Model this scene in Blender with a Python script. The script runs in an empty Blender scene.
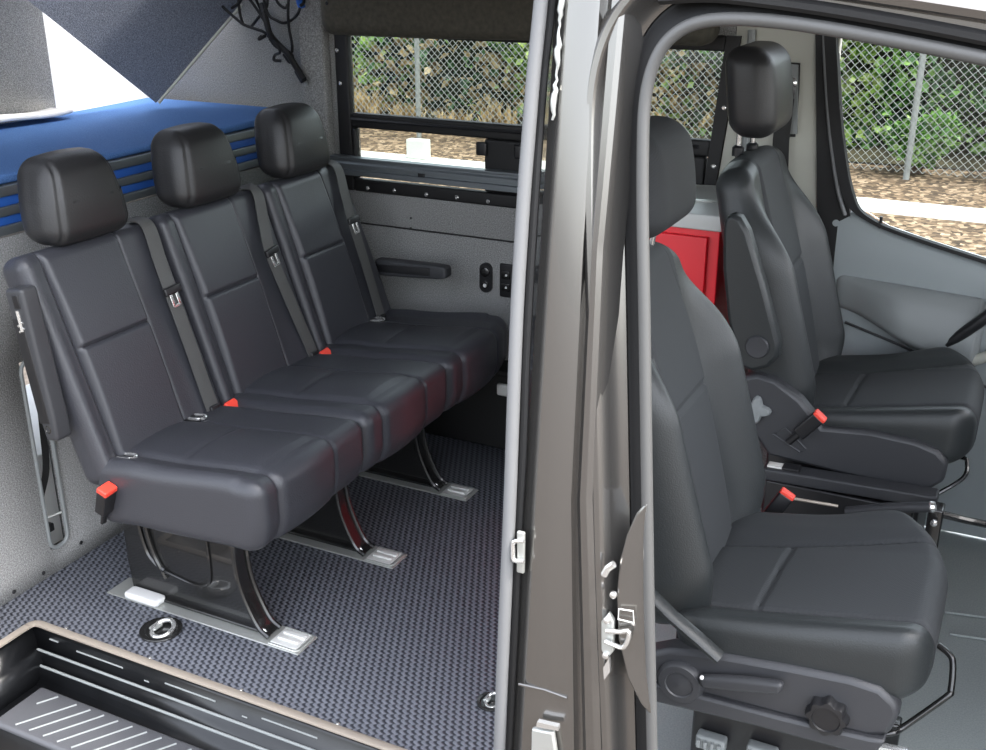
import bpy, bmesh, math, random
from mathutils import Vector, Matrix
random.seed(7)
S = bpy.context.scene
COL = S.collection
PI = math.pi
# ------------------------------------------------------------------ camera
F_PX, W, H = 1100.0, 986.0, 750.0
CAM = Vector((2.35, -1.70, 1.70)); PITCH = math.radians(21.6); YAW = math.radians(26.39)
cy, sy, cp, sp = math.cos(YAW), math.sin(YAW), math.cos(PITCH), math.sin(PITCH)
FW = Vector((-sy*cp, cy*cp, -sp)); RT = Vector((cy, sy, 0)); UP = RT.cross(FW)
def at(u, v, ax, k):
    """the point of the plane axis = k that shows at photo pixel (u, v)"""
    d = FW + RT*((u-W/2)/F_PX) - UP*((v-H/2)/F_PX)
    i = 'xyz'.index(ax)
    return CAM + d*((k-CAM[i])/d[i])
cd = bpy.data.cameras.new('camera'); co = bpy.data.objects.new('camera', cd); COL.objects.link(co)
co.matrix_world = Matrix(((RT.x, UP.x, -FW.x, CAM.x), (RT.y, UP.y, -FW.y, CAM.y), (RT.z, UP.z, -FW.z, CAM.z), (0, 0, 0, 1)))
cd.sensor_width = 36; cd.lens = 36*F_PX/W; cd.clip_start = .05; cd.clip_end = 400
S.camera = co
# ------------------------------------------------------------------ materials
def lin(c): return tuple((x/12.92 if x <= .04045 else ((x+.055)/1.055)**2.4) for x in (c[0]/255, c[1]/255, c[2]/255)) + (1,)
def newmat(name):
    m = bpy.data.materials.new(name); m.use_nodes = True
    nt = m.node_tree; b = nt.nodes['Principled BSDF']
    return m, nt, b
def simple(name, rgb, rough=.5, metal=0, coat=0, spec=.5, bump=0, bscale=300, var=0, vscale=8):
    m, nt, b = newmat(name)
    c = lin(rgb); b.inputs['Base Color'].default_value = c
    b.inputs['Roughness'].default_value = rough; b.inputs['Metallic'].default_value = metal
    b.inputs['Coat Weight'].default_value = coat; b.inputs['Specular IOR Level'].default_value = spec
    tc = nt.nodes.new('ShaderNodeTexCoord')
    if bump:
        n = nt.nodes.new('ShaderNodeTexNoise'); n.inputs['Scale'].default_value = bscale; n.inputs['Detail'].default_value = 3
        nt.links.new(tc.outputs['Object'], n.inputs['Vector'])
        bp = nt.nodes.new('ShaderNodeBump'); bp.inputs['Strength'].default_value = bump; bp.inputs['Distance'].default_value = .002
        nt.links.new(n.outputs['Fac'], bp.inputs['Height']); nt.links.new(bp.outputs['Normal'], b.inputs['Normal'])
    if var:
        n2 = nt.nodes.new('ShaderNodeTexNoise'); n2.inputs['Scale'].default_value = vscale; n2.inputs['Detail'].default_value = 4
        nt.links.new(tc.outputs['Object'], n2.inputs['Vector'])
        r = nt.nodes.new('ShaderNodeValToRGB')
        r.color_ramp.elements[0].position = .3; r.color_ramp.elements[1].position = .7
        r.color_ramp.elements[0].color = tuple(x*(1-var) for x in c[:3])+(1,)
        r.color_ramp.elements[1].color = tuple(min(1, x*(1+var)) for x in c[:3])+(1,)
        nt.links.new(n2.outputs['Fac'], r.inputs['Fac']); nt.links.new(r.outputs['Color'], b.inputs['Base Color'])
    return m
def ramp_mat(name, stops, scale, rough=.8, detail=6, bump=.3, dist=.004, kind='noise', spec=.3):
    m, nt, b = newmat(name); b.inputs['Roughness'].default_value = rough; b.inputs['Specular IOR Level'].default_value = spec
    tc = nt.nodes.new('ShaderNodeTexCoord')
    if kind == 'noise':
        n = nt.nodes.new('ShaderNodeTexNoise'); n.inputs['Detail'].default_value = detail; out = n.outputs['Fac']
    else:
        n = nt.nodes.new('ShaderNodeTexVoronoi'); out = n.outputs['Color']
    n.inputs['Scale'].default_value = scale
    nt.links.new(tc.outputs['Object'], n.inputs['Vector'])
    r = nt.nodes.new('ShaderNodeValToRGB'); e = r.color_ramp.elements
    e[0].position, e[0].color = stops[0][0], lin(stops[0][1]); e[1].position, e[1].color = stops[-1][0], lin(stops[-1][1])
    for p, c in stops[1:-1]:
        x = e.new(p); x.color = lin(c)
    nt.links.new(out, r.inputs['Fac']); nt.links.new(r.outputs['Color'], b.inputs['Base Color'])
    if bump:
        bp = nt.nodes.new('ShaderNodeBump'); bp.inputs['Strength'].default_value = bump; bp.inputs['Distance'].default_value = dist
        nt.links.new(out, bp.inputs['Height']); nt.links.new(bp.outputs['Normal'], b.inputs['Normal'])
    return m
def math_node(nt, op, a, b=None):
    n = nt.nodes.new('ShaderNodeMath'); n.operation = op
    for i, x in enumerate((a, b)):
        if x is None: continue
        if isinstance(x, (int, float)): n.inputs[i].default_value = x
        else: nt.links.new(x, n.inputs[i])
    return n.outputs[0]
def floor_rubber():
    m, nt, b = newmat('braided rubber floor')
    tc = nt.nodes.new('ShaderNodeTexCoord'); mp = nt.nodes.new('ShaderNodeMapping')
    mp.inputs['Rotation'].default_value = (0, 0, math.radians(-25))
    nt.links.new(tc.outputs['Object'], mp.inputs['Vector'])
    sx = nt.nodes.new('ShaderNodeSeparateXYZ'); nt.links.new(mp.outputs['Vector'], sx.inputs[0])
    a = math_node(nt, 'MULTIPLY', sx.outputs['X'], 2*PI/.0180); v = math_node(nt, 'MULTIPLY', sx.outputs['Y'], 2*PI/.0180)
    sv = math_node(nt, 'SINE', v); aa = math_node(nt, 'ADD', a, math_node(nt, 'MULTIPLY', sv, .95))
    f1 = math_node(nt, 'COSINE', aa)
    half = math_node(nt, 'SINE', math_node(nt, 'ADD', math_node(nt, 'MULTIPLY', a, 1.0), math_node(nt, 'MULTIPLY', v, 1.0)))
    f = math_node(nt, 'ADD', f1, math_node(nt, 'MULTIPLY', half, .55))
    r = nt.nodes.new('ShaderNodeMapRange'); r.inputs['From Min'].default_value = -1.1; r.inputs['From Max'].default_value = .9
    nt.links.new(f, r.inputs['Value'])
    cr = nt.nodes.new('ShaderNodeValToRGB'); cr.color_ramp.elements[0].color = lin((40, 42, 49)); cr.color_ramp.elements[1].color = lin((106, 109, 117))
    cr.color_ramp.elements[0].position = .1; cr.color_ramp.elements[1].position = .75
    nt.links.new(r.outputs['Result'], cr.inputs['Fac']); nt.links.new(cr.outputs['Color'], b.inputs['Base Color'])
    bp = nt.nodes.new('ShaderNodeBump'); bp.inputs['Strength'].default_value = .6; bp.inputs['Distance'].default_value = .003
    nt.links.new(r.outputs['Result'], bp.inputs['Height']); nt.links.new(bp.outputs['Normal'], b.inputs['Normal'])
    b.inputs['Roughness'].default_value = .5
    return m
def weave(name, rgb, scale, rough=.7, k=.35):
    m, nt, b = newmat(name); c = lin(rgb)
    tc = nt.nodes.new('ShaderNodeTexCoord'); sx = nt.nodes.new('ShaderNodeSeparateXYZ'); nt.links.new(tc.outputs['Object'], sx.inputs[0])
    def sn(o, s): return math_node(nt, 'SINE', math_node(nt, 'MULTIPLY', o, s))
    xx = math_node(nt, 'ADD', sx.outputs['X'], sx.outputs['Z']); yy = math_node(nt, 'ADD', sx.outputs['Y'], math_node(nt, 'MULTIPLY', sx.outputs['X'], .6))
    f = math_node(nt, 'MULTIPLY', sn(xx, scale), sn(yy, scale))
    r = nt.nodes.new('ShaderNodeMapRange'); r.inputs['From Min'].default_value = -1; nt.links.new(f, r.inputs['Value'])
    cr = nt.nodes.new('ShaderNodeValToRGB'); cr.color_ramp.elements[0].color = tuple(x*(1-k) for x in c[:3])+(1,); cr.color_ramp.elements[1].color = tuple(x*(1+k) for x in c[:3])+(1,)
    nt.links.new(r.outputs['Result'], cr.inputs['Fac']); nt.links.new(cr.outputs['Color'], b.inputs['Base Color'])
    bp = nt.nodes.new('ShaderNodeBump'); bp.inputs['Strength'].default_value = .35; bp.inputs['Distance'].default_value = .001
    nt.links.new(r.outputs['Result'], bp.inputs['Height']); nt.links.new(bp.outputs['Normal'], b.inputs['Normal'])
    b.inputs['Roughness'].default_value = rough; b.inputs['Specular IOR Level'].default_value = .35
    return m
def glass_mat(name, tint, rough=0.0):
    m, nt, b = newmat(name); nt.nodes.remove(b)
    out = nt.nodes['Material Output']
    t = nt.nodes.new('ShaderNodeBsdfTransparent'); t.inputs[0].default_value = tint+(1,)
    g = nt.nodes.new('ShaderNodeBsdfGlossy'); g.inputs['Roughness'].default_value = .02
    fr = nt.nodes.new('ShaderNodeFresnel'); fr.inputs['IOR'].default_value = 1.35
    mx = nt.nodes.new('ShaderNodeMixShader')
    nt.links.new(fr.outputs[0], mx.inputs[0]); nt.links.new(t.outputs[0], mx.inputs[1]); nt.links.new(g.outputs[0], mx.inputs[2]); nt.links.new(mx.outputs[0], out.inputs[0])
    return m
def leaf_mat(name, cols):
    m, nt, b = newmat(name)
    tc = nt.nodes.new('ShaderNodeTexCoord'); n = nt.nodes.new('ShaderNodeTexVoronoi'); n.inputs['Scale'].default_value = 9
    nt.links.new(tc.outputs['Object'], n.inputs['Vector'])
    sp_ = nt.nodes.new('ShaderNodeSeparateColor'); nt.links.new(n.outputs['Color'], sp_.inputs[0])
    r = nt.nodes.new('ShaderNodeValToRGB'); e = r.color_ramp.elements
    e[0].color = lin(cols[0]); e[1].color = lin(cols[-1])
    for i, c in enumerate(cols[1:-1]):
        x = e.new((i+1)/(len(cols)-1)); x.color = lin(c)
    nt.links.new(sp_.outputs[0], r.inputs['Fac']); nt.links.new(r.outputs['Color'], b.inputs['Base Color'])
    b.inputs['Roughness'].default_value = .45
    tr = nt.nodes.new('ShaderNodeBsdfTranslucent'); nt.links.new(r.outputs['Color'], tr.inputs['Color'])
    mx = nt.nodes.new('ShaderNodeMixShader'); mx.inputs[0].default_value = .35
    nt.links.new(b.outputs[0], mx.inputs[1]); nt.links.new(tr.outputs[0], mx.inputs[2]); nt.links.new(mx.outputs[0], nt.nodes['Material Output'].inputs[0])
    return m
def paint_mat():
    m, nt, b = newmat('gunmetal body paint')
    b.inputs['Base Color'].default_value = lin((118, 116, 113)); b.inputs['Metallic'].default_value = .8
    b.inputs['Roughness'].default_value = .24; b.inputs['Coat Weight'].default_value = 1; b.inputs['Coat Roughness'].default_value = .04
    return m
M = dict(
    leather=simple('black leather', (54, 55, 60), .38, bump=.35, bscale=260),
    leather_side=simple('black leather soft side', (56, 57, 63), .5, bump=.35, bscale=260),
    knit=weave('dark seat fabric', (50, 52, 54), 1100, .72, .12),
    vinyl=simple('seat bolster fabric', (40, 43, 44), .42, bump=.3, bscale=350),
    headrest=simple('headrest leather', (38, 38, 39), .42, bump=.3, bscale=260),
    black=simple('black plastic', (28, 28, 30), .38, bump=.12, bscale=500),
    gloss=simple('gloss black steel', (30, 30, 30), .26, coat=.5),
    satin=simple('charcoal plastic', (52, 53, 56), .45, bump=.2, bscale=600),
    grey_plastic=simple('grey trim plastic', (128, 132, 132), .5, bump=.2, bscale=500),
    door_plastic=simple('grey door trim plastic', (142, 149, 150), .5, bump=.2, bscale=500),
    cream=simple('pale pillar trim', (178, 178, 168), .6, bump=.1, bscale=400),
    belt=weave('grey belt webbing', (82, 82, 81), 1500, .6, .25),
    belt_black=weave('black belt webbing', (40, 40, 40), 1500, .6, .25),
    red=simple('red button plastic', (236, 72, 56), .4),
    red_panel=simple('red laminate', (226, 28, 44), .4),
    chrome=simple('polished steel', (220, 220, 218), .2, metal=.8),
    steel=simple('satin steel', (186, 188, 184), .36, metal=.6),
    alu=simple('aluminium extrusion', (116, 122, 126), .42, metal=.6),
    bronze=simple('anodised edge trim', (196, 184, 170), .35, metal=.55),
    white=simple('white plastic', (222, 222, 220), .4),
    rubber=simple('black rubber', (20, 20, 21), .6, bump=.2, bscale=200),
    seal=simple('grey rubber seal', (112, 113, 114), .42, bump=.1, bscale=200),
    seal_dark=simple('dark grey rubber seal', (84, 84, 83), .42, bump=.1, bscale=200),
    paint=paint_mat(),
    carpet=ramp_mat('grey lining carpet', [(.28, (104, 104, 104)), (.5, (136, 136, 135)), (.72, (170, 170, 168))], 280, .95, 2, .8, .003, spec=.1),
    white_as_light=ramp_mat('white standing in for light', [(.3, (222, 222, 220)), (.7, (240, 240, 238))], 210, .95, 4, .4, .002, spec=.1),  # brightness of lit surfaces put into the colour
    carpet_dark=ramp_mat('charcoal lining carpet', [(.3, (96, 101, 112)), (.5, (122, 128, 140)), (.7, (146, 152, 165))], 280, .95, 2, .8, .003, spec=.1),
    olive=ramp_mat('dark quilted cover', [(.3, (64, 62, 55)), (.7, (80, 77, 68))], 60, .8, 4, .3, .003),
    blue=ramp_mat('blue bed fabric', [(.3, (66, 100, 152)), (.7, (90, 126, 178))], 320, .9, 4, .4, .002, spec=.1),
    blue_strip=simple('blue slot insert', (38, 92, 176), .6),
    rubber_floor=floor_rubber(),
    cab_mat=ramp_mat('cab floor mat', [(.3, (142, 148, 147)), (.7, (160, 166, 164))], 260, .65, 4, .3, .002),
    tread=simple('step tread plastic', (74, 75, 79), .45, bump=.3, bscale=500),
    step=simple('black step plastic', (24, 25, 27), .28, bump=.1, bscale=200, var=.25, vscale=14),
    glass=glass_mat('tinted window glass', (.86, .9, .87)),
    glass_clear=glass_mat('door window glass', (.93, .96, .94)),
    counter=simple('pale worktop laminate', (196, 198, 196), .35),
    asphalt=ramp_mat('asphalt', [(.3, (72, 66, 60)), (.7, (98, 91, 84))], 30, .9, 8, .5, .01),
    litter=ramp_mat('leaf litter', [(.0, (36, 29, 23)), (.35, (74, 60, 46)), (.6, (108, 90, 72)), (1, (164, 144, 122))], 22, .9, bump=.8, dist=.03, kind='voronoi'),
    curb=simple('white painted concrete', (200, 200, 196), .7, bump=.3, bscale=40),
    concrete=simple('pale concrete', (176, 176, 170), .8, bump=.3, bscale=60),
    soil=ramp_mat('dark bank soil', [(.3, (34, 32, 24)), (.7, (72, 66, 46))], 4, .95, 8, .6, .05),  # the soil's own dark colour
    galv=simple('galvanised steel', (136, 138, 136), .6, metal=.2),
    leaf_a=leaf_mat('mid green leaves', [(40, 78, 30), (80, 126, 54), (118, 160, 78), (168, 196, 122)]),
    leaf_b=leaf_mat('yellow green leaves', [(62, 96, 36), (118, 156, 66), (160, 184, 96), (200, 212, 140)]),
    leaf_c=leaf_mat('dark ivy leaves', [(20, 42, 24), (38, 70, 40), (64, 100, 60), (106, 140, 96)]),
    dry=leaf_mat('dry tan grass', [(104, 84, 52), (150, 124, 82), (180, 156, 112), (206, 186, 146)]),
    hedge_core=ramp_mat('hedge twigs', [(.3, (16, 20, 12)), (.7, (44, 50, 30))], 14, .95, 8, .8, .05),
    bark=simple('brown bark', (78, 62, 48), .9, bump=.6, bscale=40),
    lamp=simple('lamp lens', (255, 250, 240), .3),
    net=simple('black elastic cord', (16, 16, 17), .7),
    bright=simple('bright zinc plate', (226, 227, 224), .4, metal=.3),
    label=simple('white sticker', (214, 214, 208), .5),
)
# ------------------------------------------------------------------ mesh helpers
class MB:
    def __init__(s): s.v = []; s.f = []
    def add(s, vs, fs):
        o = len(s.v); s.v += [tuple(p) for p in vs]; s.f += [tuple(i+o for i in f) for f in fs]; return s
    def mesh(s, name):
        me = bpy.data.meshes.new(name); me.from_pydata(s.v, [], s.f)
        bm = bmesh.new(); bm.from_mesh(me); bmesh.ops.recalc_face_normals(bm, faces=bm.faces); bm.to_mesh(me); bm.free()
        return me
def rb(mb, c, h, r=.01, n=(2, 2, 2), rs=3, deform=None):
    """rounded box, n flat cells per axis, rs cells per rounded edge; deform(local point) -> world point (else centred on c)"""
    axes = []
    for i in range(3):
        ri = min(r, h[i]*.999); a = []
        for k in range(rs): a.append(-h[i] + ri*(1-math.tan((1-k/rs)*PI/4)))
        for k in range(n[i]+1): a.append(-(h[i]-ri) + 2*(h[i]-ri)*k/n[i])
        for k in range(1, rs+1): a.append((h[i]-ri) + ri*math.tan(k/rs*PI/4))
        axes.append(a)
    idx = {}; vs = []; fs = []
    X, Y, Z = axes; nx, ny, nz = len(X)-1, len(Y)-1, len(Z)-1
    def V(i, j, k):
        key = (i, j, k)
        if key not in idx:
            p = [X[i], Y[j], Z[k]]; q = []; d = []
            for a in range(3):
                ri = min(r, h[a]*.999); t = max(-(h[a]-ri), min(h[a]-ri, p[a])); q.append(t); d.append((p[a]-t)/ri)
            L = math.sqrt(sum(x*x for x in d))
            if L > 1e-9:
                p = [q[a] + min(r, h[a]*.999)*d[a]/L for a in range(3)]
            p = Vector(p)
            vs.append(deform(p) if deform else p + Vector(c)); idx[key] = len(vs)-1
        return idx[key]
    for j in range(ny):
        for k in range(nz):
            for i in (0, nx): fs.append((V(i, j, k), V(i, j+1, k), V(i, j+1, k+1), V(i, j, k+1)))
    for i in range(nx):
        for k in range(nz):
            for j in (0, ny): fs.append((V(i, j, k), V(i+1, j, k), V(i+1, j, k+1), V(i, j, k+1)))
    for i in range(nx):
        for j in range(ny):
            for k in (0, nz): fs.append((V(i, j, k), V(i+1, j, k), V(i+1, j+1, k), V(i, j+1, k)))
    mb.add(vs, fs); return mb
def box(mb, a, b, r=.004, rs=2):
    c = [(a[i]+b[i])/2 for i in range(3)]; h = [abs(b[i]-a[i])/2 for i in range(3)]
    return rb(mb, c, h, min(r, min(h)*.95), (1, 1, 1), rs)
def obox(mb, c, axes, h, r=.004, rs=2):
    """box on its own axes"""
    ax = [Vector(a).normalized() for a in axes]; c = Vector(c)
    return rb(mb, c, h, min(r, min(h)*.95), (1, 1, 1), rs, lambda p: c+ax[0]*p.x+ax[1]*p.y+ax[2]*p.z)
def tube(mb, pts, r, seg=8, closed=False, flat=None):
    """flat = (wide, thin, hint): a ribbon-like section instead of a round one"""
    pts = [Vector(p) for p in pts]; n = len(pts); vs = []; fs = []
    up = Vector(flat[2]) if flat else None; prev = None
    for i, p in enumerate(pts):
        t = (pts[(i+1) % n] if (closed or i < n-1) else p) - (pts[i-1] if (closed or i > 0) else p)
        t.normalize()
        if flat: nrm = (up - t*up.dot(t)).normalized()
        else:
            if prev is None:
                a = Vector((0, 0, 1)) if abs(t.z) < .9 else Vector((1, 0, 0)); nrm = (a - t*a.dot(t)).normalized()
            else: nrm = (prev - t*prev.dot(t)).normalized()
        prev = nrm; b = t.cross(nrm)
        rr = r[i] if isinstance(r, (list, tuple)) else r
        for k in range(seg):
            an = 2*PI*k/seg + PI/seg
            if flat:
                cx = max(-1, min(1, 1.5*math.cos(an))); sn = max(-1, min(1, 1.5*math.sin(an)))
                vs.append(p + b*flat[0]*cx + nrm*flat[1]*sn)
            else: vs.append(p + (nrm*math.cos(an) + b*math.sin(an))*rr)
    m = n if closed else n-1
    for i in range(m):
        for k in range(seg):
            a = i*seg+k; a2 = i*seg+(k+1) % seg; j = ((i+1) % n)*seg
            fs.append((a, a2, j+(k+1) % seg, j+k))
    if not closed:
        fs.append(tuple(range(seg))); fs.append(tuple((n-1)*seg+k for k in range(seg)))
    mb.add(vs, fs); return mb
def smooth_path(pts, n=6, closed=False):
    """Catmull-Rom through the points"""
    P = [Vector(p) for p in pts]; out = []; m = len(P)
    for i in range(m if closed else m-1):
        p1, p2 = P[i], P[(i+1) % m]
        p0 = P[i-1] if (closed or i > 0) else p1*2-p2
        p3 = P[(i+2) % m] if (closed or i < m-2) else p2*2-p1
        for k in range(n):
            t = k/n
            out.append(.5*((2*p1)+(p2-p0)*t+(2*p0-5*p1+4*p2-p3)*t*t+(3*p1-p0-3*p2+p3)*t**3))
    if not closed: out.append(P[-1])
    return out
def lathe(mb, o, axis, prof, seg=24):
    ax = Vector(axis).normalized(); a = Vector((0, 0, 1)) if abs(ax.z) < .9 else Vector((1, 0, 0))
    u = (a-ax*a.dot(ax)).normalized(); w = ax.cross(u); o = Vector(o); vs = []; fs = []
    for (r, h) in prof:
        for k in range(seg):
            an = 2*PI*k/seg; vs.append(o+ax*h+(u*math.cos(an)+w*math.sin(an))*r)
    for i in range(len(prof)-1):
        for k in range(seg): fs.append((i*seg+k, i*seg+(k+1) % seg, (i+1)*seg+(k+1) % seg, (i+1)*seg+k))
    fs.append(tuple(range(seg))); fs.append(tuple((len(prof)-1)*seg+k for k in range(seg)))
    mb.add(vs, fs); return mb
def plate(mb, poly, d):
    """closed planar polygon of 3-D points, thickened by vector d"""
    n = len(poly); d = Vector(d); vs = [Vector(p) for p in poly]+[Vector(p)+d for p in poly]
    fs = [tuple(range(n)), tuple(range(2*n-1, n-1, -1))]+[(i, (i+1) % n, n+(i+1) % n, n+i) for i in range(n)]
    mb.add(vs, fs); return mb
def loft(mb, rows, closed_rows=False):
    n = len(rows[0]); vs = [p for r in rows for p in r]; fs = []
    for i in range(len(rows)-1):
        for k in range(n if closed_rows else n-1):
            k2 = (k+1) % n; fs.append((i*n+k, i*n+k2, (i+1)*n+k2, (i+1)*n+k))
    if closed_rows: fs += [tuple(range(n)), tuple((len(rows)-1)*n+k for k in range(n))]
    mb.add(vs, fs); return mb
def shade(o, ang=40):
    for p in o.data.polygons: p.use_smooth = True
    try: o.data.set_sharp_from_angle(angle=math.radians(ang))
    except Exception: pass
def obj(name, mb, mat, parent=None, ang=40, solid=0, bevel=0):
    me = mb.mesh(name); me.materials.append(M[mat] if isinstance(mat, str) else mat)
    o = bpy.data.objects.new(name, me); COL.objects.link(o); shade(o, ang)
    if parent is not None:
        o.parent = parent; w = parent.location.copy(); q = parent.parent
        while q is not None: q = None
        o.matrix_parent_inverse = Matrix.Translation(-parent['base']) if 'base' in parent else Matrix.Identity(4)
    if solid:
        md = o.modifiers.new('solid', 'SOLIDIFY'); md.thickness = solid; md.offset = 0
    if bevel:
        md = o.modifiers.new('bevel', 'BEVEL'); md.width = bevel; md.segments = 2; md.limit_method = 'ANGLE'; md.angle_limit = math.radians(40)
    return o
def tag(o, label, cat, group=None, kind=None):
    if kind == 'structure': o['kind'] = kind
    else:
        o['label'] = label; o['category'] = cat
        if kind: o['kind'] = kind
        if group: o['group'] = group
    return o
def thing(name, label, cat, base, group=None):
    o = bpy.data.objects.new(name, None); COL.objects.link(o); o.location = base; o.empty_display_size = .05
    ROOTS[o.name] = Vector(base)
    return tag(o, label, cat, group)
ROOTS = {}
_obj = obj
def obj(name, mb, mat, parent=None, **k):
    o = _obj(name, mb, mat, None, **k)
    if parent is not None:
        o.parent = parent
        if parent.name in ROOTS: o.matrix_parent_inverse = Matrix.Translation(-ROOTS[parent.name])
    return o
def second(o, mat, test):
    o.data.materials.append(M[mat])
    for p in o.data.polygons:
        if test(p.center): p.material_index = 1
    return o
def struct(name, mb, mat, **k):
    o = obj(name, mb, mat, **k); o['kind'] = 'structure'; return o
def lerp(a, b, t): return a+(b-a)*t
def sstep(a, b, x):
    t = max(0, min(1, (x-a)/(b-a))); return t*t*(3-2*t)
def groove(d, w=.005): return math.exp(-(d/w)**2)
YW = 1.60   # inner face of the driver-side wall
# ================================================================== THE SETTING
# ---- rear floor with its cut-out for the step
mb = MB(); box(mb, (-.02, -.012, -.03), (1.60, 1.62, 0), .002); struct('floor', mb, 'rubber_floor')
mb = MB(); box(mb, (-.02, -.26, -.03), (.140, -.0125, 0), .002); struct('floor', mb, 'rubber_floor')
# ---- cab floor
mb = MB(); box(mb, (1.601, -.20, -.04), (3.2, 1.64, -.004), .002); struct('floor', mb, 'cab_mat')
mb = MB()
pa = [at(950, 528, 'z', 0), at(948, 610, 'z', 0), at(905, 760, 'z', 0)]
for (u0, v0, u1, v1) in ((945, 612, 990, 618), (950, 634, 990, 640), (938, 528, 990, 533)):
    a = at(u0, v0, 'z', .001); b = at(u1, v1, 'z', .001); tube(mb, [a, b+(b-a)*5], .004, 6)
struct('trim_3', mb, 'cab_mat')
# ---- rear partition (below the bed), lining carpet, with a tall slot
mb = MB()
ys, zs = [-.26, .192, .258, 1.62], [0, .075, .65, .985]
def quadx(x, y0, y1, z0, z1): mb.add([(x, y0, z0), (x, y1, z0), (x, y1, z1), (x, y0, z1)], [(0, 1, 2, 3)])
for i in range(3):
    for j in range(3):
        if i == 1 and j == 1: continue
        quadx(0, ys[i], ys[i+1], zs[j], zs[j+1])
wr = struct('wall_rear', mb, 'carpet'); md = wr.modifiers.new('solid', 'SOLIDIFY'); md.thickness = .02; md.offset = -1
bmw = bmesh.new(); bmw.from_mesh(wr.data); bmesh.ops.remove_doubles(bmw, verts=bmw.verts, dist=.0001); bmesh.ops.recalc_face_normals(bmw, faces=bmw.faces)
if sum(f.normal.x for f in bmw.faces) < 0: bmesh.ops.reverse_faces(bmw, faces=bmw.faces)
bmw.to_mesh(wr.data); bmw.free()
mb = MB(); box(mb, (-.75, -.2, -.03), (-.0201, 1.59, .0), .001); struct('floor', mb, 'white_as_light')  # white floor added to brighten the view through the slot
mb = MB(); box(mb, (-.60, .10, .0), (-.12, 1.0, .30), .01, 3); tag(obj('slot_bright_box', mb, 'white'), 'white box added under the raised bed to brighten the slot in the rear partition', 'box')  # white block added so the slot shows bright
mb = MB(); slot = [(0, .195+0*k, 0) for k in range(1)]
loopp = []
for (cy_, cz_, a0) in ((.228, .62, 0), (.222, .62, 90), (.222, .105, 180), (.228, .105, 270)):
    for k in range(5):
        an = math.radians(a0+k*22.5); loopp.append((.001, cy_+.03*math.cos(an), cz_+.03*math.sin(an)))
tube(mb, loopp, .006, 8, True); struct('trim_5', mb, 'grey_plastic')
# bed alcove: rear wall, driver side, corner gusset
mb = MB(); box(mb, (-.80, -.26, .80), (-.76, 1.64, 1.78), .001); struct('wall_rear', mb, 'white_as_light')  # wall coloured white to carry the brightness of the sun patch
mb = MB(); box(mb, (-.7599, -.26, .80), (-.735, at(52, 70, 'x', -.735).y, 1.775), .010, 3); struct('wall_alcove', mb, 'carpet')  # grey panel added to give the unlit part of the wall its tone
mb = MB()
cnr = at(156, 103, 'x', -.50); e1 = at(55, 22, 'x', -.50); e2 = at(235, 10, 'y', 1.585)
d1 = (e1-cnr); d2 = (e2-cnr)
tri = [cnr, cnr+d1*1.5, cnr+d2*1.5]
nn = d1.cross(d2).normalized()
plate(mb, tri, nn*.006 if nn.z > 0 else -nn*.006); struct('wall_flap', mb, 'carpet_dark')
mb = MB(); tube(mb, [cnr+d2*.02+Vector((.004, 0, -.006)), cnr+d2*1.2+Vector((.004, 0, -.006))], .006, 6); struct('light_leak_strip', mb, 'cream')  # pale tube in place of light leaking between flap and wall
# ---- driver-side wall with the window hole (x .12-1.45, z .88-1.42)
WX0, WX1, WZ0, WZ1 = .125, 1.50, .885, 1.42
mb = MB()
box(mb, (-.80, YW, .70), (WX0, YW+.03, 1.80), .0005, 1)
box(mb, (-.02, YW, -.03), (1.80, YW+.03, .74), .0005, 1)
box(mb, (WX0, YW, .7455), (WX1, YW+.03, WZ0), .0005, 1)
box(mb, (WX0, YW, WZ1), (WX1, YW+.03, 1.80), .0005, 1)
struct('wall_driver', mb, 'carpet')
mb = MB()     # stiff carpeted post at the corner of the bed alcove
box(mb, (-.02, YW-.045, .90), (.085, YW, 1.78), .012, 3); struct('trim_1', mb, 'carpet')
mb = MB(); box(mb, (WX1+.001, YW, .70), (1.795, YW+.04, 1.80), .001); struct('wall_pillar', mb, 'cream')
# black lower lining along the wall
mb = MB(); box(mb, (.02, 1.505, 0), (1.2, YW, .30), .012, 3); box(mb, (.02, 1.495, .285), (1.2, YW, .31), .008, 2); struct('baseboard_driver', mb, 'rubber')
# roof / ceiling
ya = at(52, 70, 'x', -.76).y
mb = MB(); box(mb, (-.20, -.13, 1.78), (3.60, 1.64, 1.80), .001); box(mb, (-.80, -.13, 1.78), (-.2001, .30, 1.80), .001)
box(mb, (-.80, .3001, 1.78), (-.335, ya, 1.80), .001); struct('ceiling', mb, 'carpet')   # unseen roof opening, shaped to drop sun on rear wall and bed edge
# passenger side, behind the sliding door opening
mb = MB(); box(mb, (-.80, -.29, -.45), (.10, -.25, 1.05), .001); box(mb, (-.80, -.25, 1.05), (.10, -.21, 1.80), .001); struct('wall_passenger', mb, 'paint')
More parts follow.
